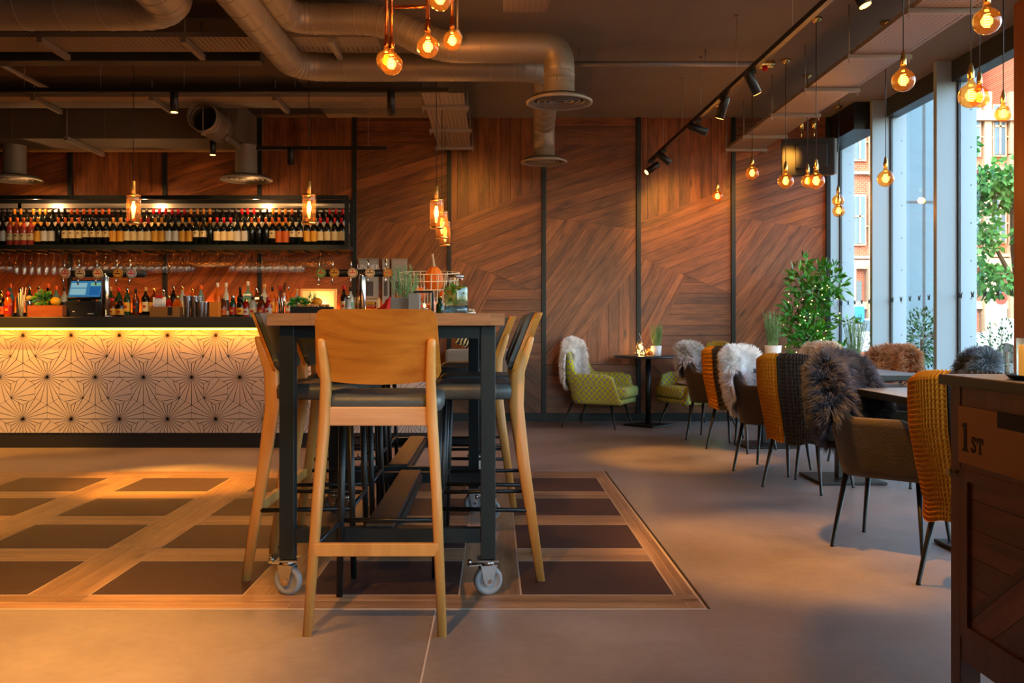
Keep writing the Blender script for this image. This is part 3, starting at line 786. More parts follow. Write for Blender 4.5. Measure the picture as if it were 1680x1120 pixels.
specs = {
 'A': ('dark', 'label_white', (.045, .15), 'blackfoil', 'dark wine bottle with tall off-white label and black foil', 'black foil bottles with tall labels on the wine shelf'),
 'B': ('rose', 'label_cream', (.055, .125), 'orange', 'pink rose wine bottle with orange foil', 'rose bottles on the wine shelf'),
 'C': ('dark', 'label_cream', (.075, .155), 'orange', 'dark wine bottle with cream emblem label and orange foil', 'orange foil bottles with emblem labels on the wine shelf'),
 'D': ('dark', 'label_cream', (.05, .145), 'red', 'dark wine bottle with cream label and red foil', 'red foil bottles on the wine shelf'),
 'E': ('dark', 'label_gold', (.04, .15), 'amberfoil', 'dark wine bottle with golden label and amber foil', 'amber foil bottles on the wine shelf'),
 'F': ('dark', None, None, 'orange', 'plain dark wine bottle without label and with orange foil', 'unlabelled bottles on the wine shelf'),
 'G': ('dark', 'label_orange', (.03, .15), 'orange', 'dark wine bottle with orange label and orange foil', 'orange labelled bottles on the wine shelf'),
 'H': ('dark', 'label_cream', (.085, .15), 'blackfoil', 'dark wine bottle with short cream label and black foil', 'black foil bottles with short labels on the wine shelf'),
}
front = 'ABBBBEAAFCCCHHHHEEDDDDEEAAEEHHFDDDAAFFFCGGHHEEDDDD'
rear  = 'AAEEAEEEAAACCCCCCCHHHHHHDDDDDDEEEEAAAADDDAAEEECAAAAADDD'
protos = {}
def place_row(s, y, z, xpx0, xpx1, nm):
    n = len(s)
    for i, ch in enumerate(s):
        x = WX(xpx0+(xpx1-xpx0)*i/(n-1), y)+random.uniform(-.003, .003)
        sp = specs[ch]
        lab = sp[4]+', '+nm; g = sp[5]+', '+nm
        if ch not in protos: protos[ch] = winebottle(g, sp[0], sp[1], sp[2], sp[3], lab); r = protos[ch][0]; r.location = (x, y, z); used.add(ch); continue
        inst(protos[ch], (x, y+random.uniform(-.006, .006), z), 0, lab, g)
used = set()
place_row(front, 9.68, SZ, 5, 560, 'front row')
place_row(rear, 9.855, SZ+.115, 3, 562, 'raised rear row')
# hanging wine glasses
def wineglass(kind):
    t = MB()
    if kind == 'flute': prof = [(.032, 0), (.032, -.002), (.004, -.006), (.004, -.075), (.016, -.09), (.026, -.12), (.028, -.17), (.025, -.225)]
    elif kind == 'coupe': prof = [(.032, 0), (.032, -.002), (.004, -.006), (.004, -.09), (.02, -.098), (.042, -.115), (.044, -.14)]
    else: prof = [(.033, 0), (.033, -.002), (.004, -.006), (.004, -.085), (.02, -.097), (.038, -.125), (.040, -.155), (.034, -.205)]
    t.lathe(prof, n=16, cap=False)
    return t.build('stemware', M['wineglass'])
gp = {'wine': wineglass('wine'), 'flute': wineglass('flute'), 'coupe': wineglass('coupe')}
gn = {'wine': 'upside down wine glass hanging in the rack under the wine shelf', 'flute': 'upside down narrow flute hanging in the rack under the wine shelf', 'coupe': 'short upside down coupe hanging in the rack under the wine shelf'}
gfirst = {k: True for k in gp}
for yy in (9.70, 9.84):
    for i in range(46):
        px = 4+12.15*i
        if 178 < px < 206: kind = 'wine'
        elif px > 495: kind = 'coupe'
        elif 20 < px < 120: kind = 'flute'
        elif 310 < px < 370: kind = 'coupe'
        else: kind = 'wine'
        if px > 548: continue
        o = gp[kind]
        if gfirst[kind]: gfirst[kind] = False
        else: o = o.copy(); col.objects.link(o)
        o.location = (WX(px, 9.70)+random.uniform(-.006, .006), yy, SZ-.078)
        tag(o, gn[kind], 'glass', kind+' glasses hanging under the wine shelf')
# back counter
bc = thing('back_counter', 'dark back bar counter with raised rear ledge beneath the wine glasses', 'counter', (-3.8, 9.8, 0))
MB().box2(sl(XL+.03, 9.5, SZ), sl(-1.15, 10.1, SZ+1.1)).build('carcass', M['plinth'], bc)
MB().box2(sl(XL+.03, 9.72, SZ+1.1), sl(-1.2, 10.1, SZ+1.17)).build('rear_ledge', M['worktop'], bc)
# warm glow lamps behind the bottles: under shelf strip
MB().box2((XL+.2+3.8, .24, 1.171), (-1.25+3.8, .26, 1.182)).build('ledge_light_strip', emat('amber_strip', (1, .24, .02, 1), 75), bc)
MB().box2((XL+.2+3.8, .212, 1.17), (-1.25+3.8, .222, 1.20)).build('ledge_lip', M['worktop'], bc)
# spirit bottles
SG = {'clear': mat('spirit_clear', '#a9a99c', .08), 'brown': mat('spirit_brown', '#5a2506', .1), 'green': mat('spirit_green', '#1c3a22', .1), 'black': mat('spirit_black', '#0e0c0c', .15),
      'amber': mat('spirit_amber', '#b5530c', .1), 'red': mat('spirit_red', '#8c1309', .12), 'teal': mat('spirit_grey_green', '#5f8576', .2)}
SLb = {'cream': BM['label_cream'], 'white': BM['label_white'], 'gold': BM['label_gold'], 'orange': BM['label_orange'], 'black': mat('label_black', '#1a1614', .5), 'red': mat('label_red', '#b01c12', .5), 'green': mat('label_green', '#6f9a7c', .5), 'yellow': mat('label_yellow', '#e6a51c', .5)}
SC = {'black': BM['blackfoil'], 'red': BM['red'], 'white': BM['label_white'], 'gold': M['brass'], 'cork': mat('cork', '#c79a5c', .8), 'orange': BM['orange'], 'steel': M['chrome']}
def spirit(px, y, z, h, r, gk, lk, ck, square, where, cpour=False):
    nm = '%s %s bottle, %s label, %s %s, %s' % ('square' if square else 'round', {'teal': 'grey-green'}.get(gk, gk), lk, ck, 'pourer' if cpour else 'stopper', where)
    t = thing('spirit_bottle', nm, 'bottle', (WX(px, y), y, z))
    n = 4 if square else 16; q = r*(1.3 if square else 1)
    bh = h*.58
    m = MB()
    if square: m.M = Matrix.Rotation(pi/4, 4, 'Z')
    m.lathe([(q*.95, 0), (q, .004), (q, bh), (q*.86, bh+.02), (.013, bh+.055), (.012, h-.03)], n=n, smooth=not square); m.build('glass_body', SG[gk], t)
    m = MB()
    if square: m.M = Matrix.Rotation(pi/4, 4, 'Z')
    m.lathe([(q*1.015, bh*.22), (q*1.015, bh*.8)], n=n, cap=False, smooth=not square); m.build('paper_label', SLb[lk], t)
    MB().box((0, -r*(1.0 if square else 1.02), bh*.52), (r*.7, .003, bh*.16)).build('label_print', SLb['red' if lk not in ('red',) else 'gold'], t)
    if cpour: MB().lathe([(.014, h-.045), (.013, h-.02), (.006, h-.015), (.003, h+.03)], n=10).build('pourer', SC[ck], t)
    else: MB().lathe([(.015, h-.045), (.016, h-.002), (.014, h)], n=12).build('stopper', SC[ck], t)
    return t
gks = list(SG); lks = list(SLb); cks = list(SC)
seen = set()
def pick(pref_g=None):
    while True:
        k = (random.choice(gks), random.choice(lks), random.choice(cks), random.random() < .35)
        if k not in seen: seen.add(k); return k
px = 2
while px < 330:
    g, l, c, sq = pick(); h = random.uniform(.27, .34)
    spirit(px, 9.80, 1.17, h, random.uniform(.034, .044), g, l, c, sq, 'rear row on the back ledge')
    px += random.uniform(13.5, 16.5)
BMK = [(357,.345,.036,'amber','orange','white',False), (371,.345,.032,'clear','black','white',False), (394,.30,.034,'black','white','black',False), (407,.36,.048,'teal','green','white',True),
       (421,.29,.042,'brown','cream','steel',True), (434,.33,.04,'clear','cream','cork',True), (447,.30,.035,'amber','gold','black',False), (460,.31,.035,'red','gold','red',False), (473,.31,.034,'amber','white','steel',False),
       (487,.28,.036,'clear','white','cork',False), (564,.32,.036,'black','cream','red',False), (575,.30,.036,'clear','green','black',False)]
for px, h, r, g, l, c, sq in BMK: spirit(px, 9.80, 1.17, h, r, g, l, c, sq, 'rear row near the leaning mirror')
# bottles on the bar top
BT = [(3,.21,.036,'black','orange','gold',0), (14,.23,.037,'amber','red','red',0), (366,.17,.030,'brown','orange','black',0), (382,.20,.030,'green','red','steel',0), (395,.185,.037,'black','yellow','black',0),
      (404,.165,.033,'red','white','gold',0), (415,.185,.038,'clear','cream','black',0), (429,.19,.038,'brown','red','black',0), (184,.17,.036,'brown','gold','red',0), (197,.165,.034,'black','gold','black',0), (440,.18,.03,'red','white','red',0),
      (571,.2,.03,'clear','white','steel',0), (277,.2,.033,'red','orange','gold',0), (291,.2,.034,'amber','gold','gold',1)]
for px, h, r, g, l, c, sq in BT: spirit(px, 8.22, 1.13, h, r, g, l, c, bool(sq), 'low on the bar top')
# bar top objects
def onbar(px, y=8.05): return (WX(px, y), y, 1.13)
def box_thing(name, label, cat, px0, px1, pytop, y, d, m, bevel=.003, base=1.13):
    x0_, x1_ = WX(px0, y), WX(px1, y); zt = WZ(pytop, y)
    t = thing(name, label, cat, ((x0_+x1_)/2, y, base)); w = x1_-x0_; h = zt-base
    return t, w, h
t, w, h = box_thing('wooden_crate', 'reddish wooden herb crate left of the till on the bar', 'crate', 53, 110, 501, 8.05, .16, M['crate'])
m = MB().box((0,-.08,h/2), (w,.012,h)).box((0,.08,h/2), (w,.012,h)).box((-w/2+.006,0,h/2), (.012,.16,h)).box((w/2-.006,0,h/2), (.012,.16,h)).box((0,0,.008), (w,.15,.012)); m.build('crate_boards', M['crate'], t, bevel=.002)
def leafmesh(n, c, rad, l, wd, rnd=random, up=.3, flat=.55, hang=0):
    m = MB()
    for k in range(n):
        while True:
            p = Vector((rnd.uniform(-1,1), rnd.uniform(-1,1), rnd.uniform(-1,1)))
            if p.length < 1: break
        q = Vector((p.x*rad[0], p.y*rad[1], p.z*rad[2]))+Vector(c)
        d = (p.normalized()+Vector((rnd.uniform(-.6,.6), rnd.uniform(-.6,.6), rnd.uniform(-.4,.6)+up))).normalized()
        s_ = d.cross(Vector((rnd.uniform(-1,1), rnd.uniform(-1,1), rnd.uniform(-.3,1)))).normalized(); u = s_.cross(d)
        L = l*rnd.uniform(.7,1.25); w_ = wd*rnd.uniform(.8,1.2)
        a = q; b = q+d*L*.45+s_*w_*.5+u*w_*.12; c2 = q+d*L*.45-s_*w_*.5+u*w_*.12; e = q+d*L-Vector((0,0,L*.15)); mid = q+d*L*.5-u*w_*.06
        m.add([a, b, e, c2, mid], [(0,1,4),(1,2,4),(2,3,4),(3,0,4)], True)
    return m
t2 = thing('herb_bunch', 'bunch of green mint standing in the reddish herb crate', 'herbs', onbar(71))
leafmesh(120, (0,0,.155), (.075,.05,.055), .05, .03).build('leaves', M['leafl'], t2)
MB().tube([(0,0,.02),(.01,0,.16)], .004, 5).tube([(-.02,0,.02),(-.04,0,.15)], .004, 5).build('stems', M['branch'], t2)
t2 = tag(MB().sphere((0,0,0), .042, 16, 12, .95).build('lemon', mat('lemon', '#e0a010', .5, bump=.2, bscale=80)), 'round yellow lemon piled on the reddish herb crate', 'fruit'); t2.location = (WX(93, 8.05), 8.03, 1.13+h+.035)
# straw jar
def straws(label, px, y, n, cols, hh, gl_='clear', name='straw_jar'):
    t = thing(name, label, 'jar', (WX(px, y), y, 1.13))
    MB().lathe([(.034,.002),(.036,.01),(.037,hh*.6)], n=20, cap=False).build('glass_jar', M[gl_], t)
    for k in range(n):
        a = random.random()*6.28; s_ = random.uniform(.2, 1); 
        MB().tube([(.018*cos(a), .018*sin(a), .005), (.045*cos(a+.5)*s_, .04*sin(a+.5)*s_, hh*random.uniform(.8, 1.15))], .0035, 6).build('straw', cols[k % len(cols)], t)
    return t
sw = mat('paper_straw', '#cfc4a8', .6)
straws('clear jar of paper straws at the left end of the bar top', 36, 8.05, 8, [sw, M['white'], sw], .24)
t = thing('steel_shaker', 'tall steel tin with a cork top beside the herb crate', 'shaker', onbar(48)); MB().lathe([(.026,0),(.03,.14),(.028,.15)], n=20).build('body', M['chrome'], t); MB().lathe([(.026,.15),(.024,.18),(.01,.19)], n=16).build('lid', SC['cork'], t)
# till
t = thing('till', 'black bar till with glowing blue touch screen', 'till', onbar(139, 8.12))
MB().box((0,.03,.07), (.27,.22,.14)).build('base_unit', M['blackmatt'], t, bevel=.006)
MB().box((0,.06,.16), (.10,.08,.08)).build('stand', M['black'], t)
rx = Matrix.Rotation(R(-24), 4, 'X')
sc_ = MB(); sc_.M = Matrix.Translation((0,.02,.25)) @ rx @ Matrix.Identity(4); sc_.box((0,.01,0), (.31,.025,.185)); sc_.build('screen_housing', M['black'], t, bevel=.004)
cols_ = [('#3f86b8', (-.0,-.004,.0), (.28,.003,.155)), ('#9fd0d8', (-.062,-.006,.035), (.14,.002,.045)), ('#9fd0d8', (-.062,-.006,-.028), (.14,.002,.06)), ('#8fd0b0', (.085,-.006,.045), (.09,.002,.03)), ('#2a6db0', (.085,-.006,-.02), (.09,.002,.08))]
for k, (c, p, d) in enumerate(cols_):
    q = MB(); q.M = Matrix.Translation((0,.02,.25)) @ rx; q.box(p, d); q.build('screen' if k == 0 else 'screen_panel', emat('screen%d' % k, c, .55), t)
q = MB().box((-.06, -.085, .05), (.02,.003,.008)).box((.09,-.085,.03), (.05,.003,.006)); q.build('indicator', M['white'], t)
# glasses crate with paper sleeve etc
t = thing('napkin_box', 'brown open front napkin box with a black slot', 'box', onbar(273, 8.0))
MB().box((0,0,.045), (.25,.13,.09)).build('casing', mat('kraft_box', '#8b5a24', .7), t, bevel=.003); MB().box((.055,-.066,.05), (.04,.004,.07)).build('slot', M['blackmatt'], t)
t = thing('paper_straw_box', 'white ribbed box of wrapped straws standing on the napkin box', 'box', (WX(260, 8.0), 8.02, 1.22)); m = MB()
for k in range(9): m.tube([(-.05+.0125*k,0,0),(-.05+.0125*k,0,.085)], .006, 8)
m.build('wrapped_straws', M['white'], t); MB().box((0,.01,.09), (.06,.05,.025)).build('striped_flap', M['red'], t)
for k, (px, hh) in enumerate(((307,.185),(319,.185),(326,.185),(329,.135),(336,.135),(341,.135))):
    nm = ['tall steel cocktail tin first of the row on the bar', 'tall steel cocktail tin second of the row on the bar', 'tall steel cocktail tin third of the row on the bar', 'short steel tin nearest the tall tins', 'short steel tin in the middle of the short ones', 'short steel tin next to the amber carton'][k]
    o = MB().lathe([(.024,0),(.026,.004),(.034,hh-.004),(.035,hh),(.033,hh)], n=22).build('cocktail_tin', M['chrome']); o.location = (WX(px, 7.98+.03*(k%3)), 7.98+.03*(k%3), 1.13); tag(o, nm, 'tin', 'steel cocktail tins on the bar')
t = tag(MB().box((0,0,.068), (.085,.07,.136)).build('amber_carton', mat('amber_carton', '#c9761a', .6), bevel=.004), 'plain amber carton between steel tins and bottles', 'carton'); t.location = onbar(353, 8.03)
straws('steel caddy of bar spoons and black stirrers behind the high table', 462, 8.1, 9, [M['chrome'], M['blackmatt'], M['chrome']], .27, 'clear', 'bar_spoon_jar')
# picture / bright framed mirror leaning on back counter
t = thing('leaning_mirror', 'small gold framed mirror leaning at the back bar with a glaring reflection', 'mirror', (WX(522, 9.45), 9.45, 1.1), 0)
rx = Matrix.Rotation(R(-6), 4, 'X')
q = MB(); q.M = rx; q.box((0,0,.19), (.38,.02,.30)); q.build('frame', SC['cork'], t, bevel=.004)
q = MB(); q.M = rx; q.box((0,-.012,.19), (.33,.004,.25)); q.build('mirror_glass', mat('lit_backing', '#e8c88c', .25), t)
b2 = MB().sphere((.03, -.06, .20), .022); b2.build('candle_lamp', emat('small_lamp', (1,.72,.35,1), 25), t)
MB().tube([(.03,-.06,0),(.03,-.06,.19)], .006, 6).build('lamp_stem', M['brass'], t)
light_point(t, (.03, -.1, .20), 4)
# dark planter with small plants on the bar
t = thing('garnish_trough', 'dark trough of garnishes with green sprigs on the bar end', 'trough', onbar(512, 7.98)); MB().box((0,0,.045), (.36,.12,.09)).build('trough', M['blackmatt'], t, bevel=.004)
leafmesh(110, (-.11,0,.12), (.07,.04,.035), .05, .028).build('mint_leaves', M['leafd'], t)
leafmesh(60, (-.005,0,.13), (.035,.03,.05), .06, .010, up=1.5).build('sprigs', M['rose'], t)
gb_ = MB().sphere((0,0,0), .013, 10, 7).build('garnish_berry', mat('garnish', '#d8955a', .6))
for k in range(16):
    o = gb_ if k == 0 else gb_.copy()
    if k: col.objects.link(o)
    o.location = (WX(512, 7.98)-.15+.02*k, 7.98+random.uniform(-.05,-.02), 1.13+.1); tag(o, 'small peach coloured garnish piece in the dark trough', 'garnish', 'garnish pieces in the dark trough')
t = tag(MB().sphere((0,0,0), .045, 16, 12, .85).build('orange_fruit', mat('orange_fruit', '#d68a10', .5)), 'large yellow-orange citrus resting on the dark garnish trough', 'fruit'); t.location = (WX(521, 7.98), 7.97, 1.13+.13)
# taps
def taps(label, pxc, px0, px1, badges, pyc, colpx):
    y = 8.0; t = thing('beer_tap_tower', label, 'beer tap', (WX(colpx, y), y, 1.13))
    X = lambda px: WX(px, y)-WX(colpx, y)
    zc = WZ(pyc, y)-1.13
    m = MB().lathe([(.055,0),(.055,.012),(.036,.03),(.034,zc-.03),(.04,zc)], n=24); m.build('column', M['chrome'], t)
    m = MB().tube([(X(px0),0,zc), (X(px0)+.02,0,zc), (X(px1)-.02,0,zc), (X(px1),0,zc)], [.016,.032,.032,.016], 18); m.build('crossbar', M['steel'], t)
    for k, (bp, cc) in enumerate(badges):
        bx = X(bp); r = .042
        bd = MB().tube([(bx,-.034,zc),(bx,-.052,zc)], r, 26).build('badge', cc, t)
        MB().lathe([(r*.78, 0), (r*.88, .001), (r*.90, 0)], n=24, cap=False).build('badge_ring', BM['mark'], bd).matrix_local = Matrix.Translation((bx, -.053, zc)) @ Matrix.Rotation(pi/2, 4, 'X')
        MB().box((bx,-.053,zc+.0), (.05,.002,.009)).box((bx,-.053,zc+.018), (.014,.002,.014)).build('badge_mark', BM['red'] if k % 2 == 0 else BM['mark'], bd)
        MB().tube([(bx-.02,-.01,zc+.02),(bx-.02,-.02,zc+.12)], [.005,.009], 8).build('handle', M['chrome'], t)
        MB().tube([(bx-.02,-.02,zc-.02),(bx-.02,-.04,zc-.05),(bx-.02,-.04,zc-.10)], .007, 8).build('spout', M['chrome'], t)
cb = mat('badge_cream', '#d9b884', .4); go = mat('badge_gold', '#c98a2a', .4); si = mat('badge_silver', '#a8a0a0', .4); rb = mat('badge_rose', '#d8a07a', .4)
taps('five badge beer tap bar above the till', 0, 104, 240, [(111,rb),(135,cb),(164,cb),(197,go),(219,si)], 449, 173)
taps('five badge beer tap bar before the framed posters', 0, 520, 646, [(528, mat('badge_green', '#7f9a4a', .4)),(550,go),(580,cb),(608,cb),(637,go)], 448, 594)
# posters on the wall
def poster(label, px0, px1, py0, py1, lines):
    y = WALL-.07; x0_, x1_ = WX(px0,y), WX(px1,y); z0_, z1_ = WZ(py1,y), WZ(py0,y); w, h = x1_-x0_, z1_-z0_
    t = thing('framed_poster', label, 'poster', ((x0_+x1_)/2, y, (z0_+z1_)/2))
    MB().box((0,0,0), (w,.03,h)).build('frame', M['galv'], t, bevel=.003)
    MB().box((0,-.0165,0), (w*.86,.002,h*.92)).build('print', mat('poster_grey', '#9a938b', .6), t)
    MB().box((0,-.018,-h*.12), (w*.5,.002,h*.3)).build('print_panel', mat('poster_dark', '#4a4542', .6), t)
    for k, s_ in enumerate(lines):
        cu = bpy.data.curves.new('lettering', 'FONT'); cu.body = s_; cu.size = .075; cu.extrude = .001; cu.align_x = 'CENTER'
        q = bpy.data.objects.new('lettering', cu); me = bpy.data.meshes.new_from_object(q); me.materials.clear(); me.materials.append(M['white'])
        o = bpy.data.objects.new('lettering', me); col.objects.link(o); o.parent = t; bpy.data.objects.remove(q)
        o.location = (0, -.020, h*.28-.07*k); o.rotation_euler = (pi/2, 0, 0)
poster('framed poster with the word UNDER behind the beer taps', 588, 621, 424, 504, ['UNDER', 'ART'])
poster('narrow framed poster beside the UNDER poster', 627, 639, 424, 504, [])
poster('framed poster partly hidden by the rosemary', 642, 668, 424, 504, [])
# rack of napkin books and red cloth at the bar end
t = thing('wooden_rack', 'small open wooden rack at the end of the bar', 'rack', (WX(602, 8.3), 8.3, 1.13))
MB().box((-.10,0,.09), (.012,.16,.18)).box((0,0,.175), (.22,.16,.012)).box((0,0,.006), (.22,.16,.012)).box((.105,0,.09), (.010,.16,.18)).build('boards', SC['cork'], t, bevel=.002)
for k, (c, z, nm) in enumerate((('#c96a1c', .019, 'orange'), ('#7a5a38', .052, 'brown woven'), ('#e2571c', .085, 'bright orange'), ('#e09a1c', .118, 'yellow'))):
    o = MB().box((0,0,.015), (.16,.12,.028)).build('folded_menu', mat('menu_%d' % k, c, .6), bevel=.006); tag(o, nm+' bound menu lying inside the small wooden rack', 'menu', 'menus in the wooden rack'); o.location = (WX(602, 8.3), 8.28, 1.13+z-.005)
m = MB(); rg = []
for k, (r, z) in enumerate([(.001,.0),(.075,.0),(.095,.03),(.085,.06),(.055,.09),(.040,.12),(.030,.145),(.012,.165),(.001,.168)]):
    rg.append([(r*(1+.22*sin(5*a+k*.7)+.12*sin(9*a-k))*cos(a)+.018*k*.5, r*(1+.22*sin(5*a+k*.7)+.12*sin(9*a-k))*sin(a)*.8, z+.012*sin(3*a)*min(1, z*20)) for a in [2*pi*q/48 for q in range(48)]])
m.loft(rg); o = m.build('red_napkin', M['red']); tag(o, 'heap of bright red cloth napkin on the bar end', 'napkin'); o.location = (WX(629, 8.05), 8.05, 1.13)
M['blackwood'] = woodmat('dark_board', '#1d1714', '#3a2c22', .5, (12, .8, 12))
# ================================================================== HIGH TABLES
def wheel(m_, c, r=.05, w=.03): pass
def high_table(label, x0, x1, y0, y1, H=1.10, planks_n=7):
    cx, cy = (x0+x1)/2, (y0+y1)/2; t = thing('high_table', label, 'table', (cx, cy, 0))
    w, d = x1-x0, y1-y0
    tt = MB(); ht = .047
    P = lambda p: (p[0], p[1], H)
    planks(tt, [(-w/2,-d/2),(w/2,-d/2),(w/2,d/2),(-w/2,d/2)], pi/2, w/6, .0005, P, None, .85, 1.15, off=-w/2)
    # thick edges
    def edge(poly, P3, ang, wd, L): planks(tt, poly, ang, wd, .0006, P3, L, .8, 1.25)
    edge([(-w/2,H-ht),(w/2,H-ht),(w/2,H),(-w/2,H)], lambda p: (p[0], -d/2, p[1]), 0, .2, .23)
    edge([(-w/2,H-ht),(w/2,H-ht),(w/2,H),(-w/2,H)], lambda p: (p[0], d/2, p[1]), 0, .2, .23)
    edge([(-d/2,H-ht),(d/2,H-ht),(d/2,H),(-d/2,H)], lambda p: (-w/2, p[0], p[1]), 0, .2, 1.4)
    edge([(-d/2,H-ht),(d/2,H-ht),(d/2,H),(-d/2,H)], lambda p: (w/2, p[0], p[1]), 0, .2, 1.4)
    planks(tt, [(-w/2,-d/2),(w/2,-d/2),(w/2,d/2),(-w/2,d/2)], pi/2, w/6, .0005, lambda p: (p[0], p[1], H-ht), None, .85, 1.15, off=-w/2)
    tt.build('tabletop', M['tabletop'], t, recalc=False)
    L = .058; lx = w/2-.035-L/2; ly = d/2-.05-L/2; zt = H-ht
    for sx in (-1, 1):
        for sy in (-1, 1):
            lg = MB().box2((sx*lx-L/2, sy*ly-L/2, .145), (sx*lx+L/2, sy*ly+L/2, zt)).build('leg', M['steel'], t, bevel=.003)
            # caster
            x, y = sx*lx, sy*ly
            cs = MB().box((x,y,.14), (.085,.085,.006)).tube([(x,y,.137),(x,y,.118)], .026, 16).build('caster', M['zinc'], t)
            a = R(18)
            m = MB(); m.M = Matrix.Translation((x, y, 0)) @ Matrix.Rotation(a*sx, 4, 'Z')
            for q in (-1, 1): m.prism([(-.035,.118),(.030,.118),(.012,.045),(-.008,.035),(-.022,.05)], q*.021-.0015, q*.021+.0015, 'xz')
            m.box((-.002,0,.117), (.066,.046,.004)); m.build('fork', M['zinc'], cs)
            m = MB(); m.M = Matrix.Translation((x, y, 0)) @ Matrix.Rotation(a*sx, 4, 'Z') @ Matrix.Translation((0, 0, .058)) @ Matrix.Rotation(pi/2, 4, 'X')
            m.lathe([(.02,-.012),(.038,-.012),(.041,-.016),(.054,-.015),(.057,-.008),(.057,.008),(.054,.015),(.041,.016),(.038,.012),(.02,.012)], n=32); m.build('wheel', mat('wheel_rubber', '#7d8288', .5) if 'wheel' not in M else M['wheel'], cs)
            m = MB(); m.M = Matrix.Translation((x, y, 0)) @ Matrix.Rotation(a*sx, 4, 'Z')
            m.tube([(0,-.026,.058),(0,.026,.058)], .009, 10).box((-.055,0,.122), (.05,.03,.006)).tube([(-.07,0,.122),(-.078,0,.142)], .008, 8); m.build('brake_lever', M['chrome'], cs)
    for z0_, z1_, nm in ((zt-.05, zt, 'top_rail'), (.235-.028, .235+.028, 'low_rail')):
        for sy in (-1, 1): MB().box2((-lx, sy*ly-.02, z0_), (lx, sy*ly+.02, z1_)).build(nm, M['steel'], t)
    for sx in (-1, 1): MB().box2((sx*lx-.02, -ly, zt-.05), (sx*lx+.02, ly, zt)).build('top_rail', M['steel'], t)
    MB().box2((-.03, -ly, .235-.02), (.03, ly, .235+.02)).build('centre_rail', M['steel'], t)
    MB().box2((-.09, -ly, .255), (.02, ly, .275)).build('foot_board', M['blackwood'], t, bevel=.003)
    return t
M['wheel'] = mat('wheel_rubber', '#7d8288', .5)
high_table('wheeled high table with thick plank top, nearest the camera', -.873, .037, 3.50, 5.02)
high_table('second wheeled high table pushed against the back of the first', -.965, -.055, 5.06, 6.55)

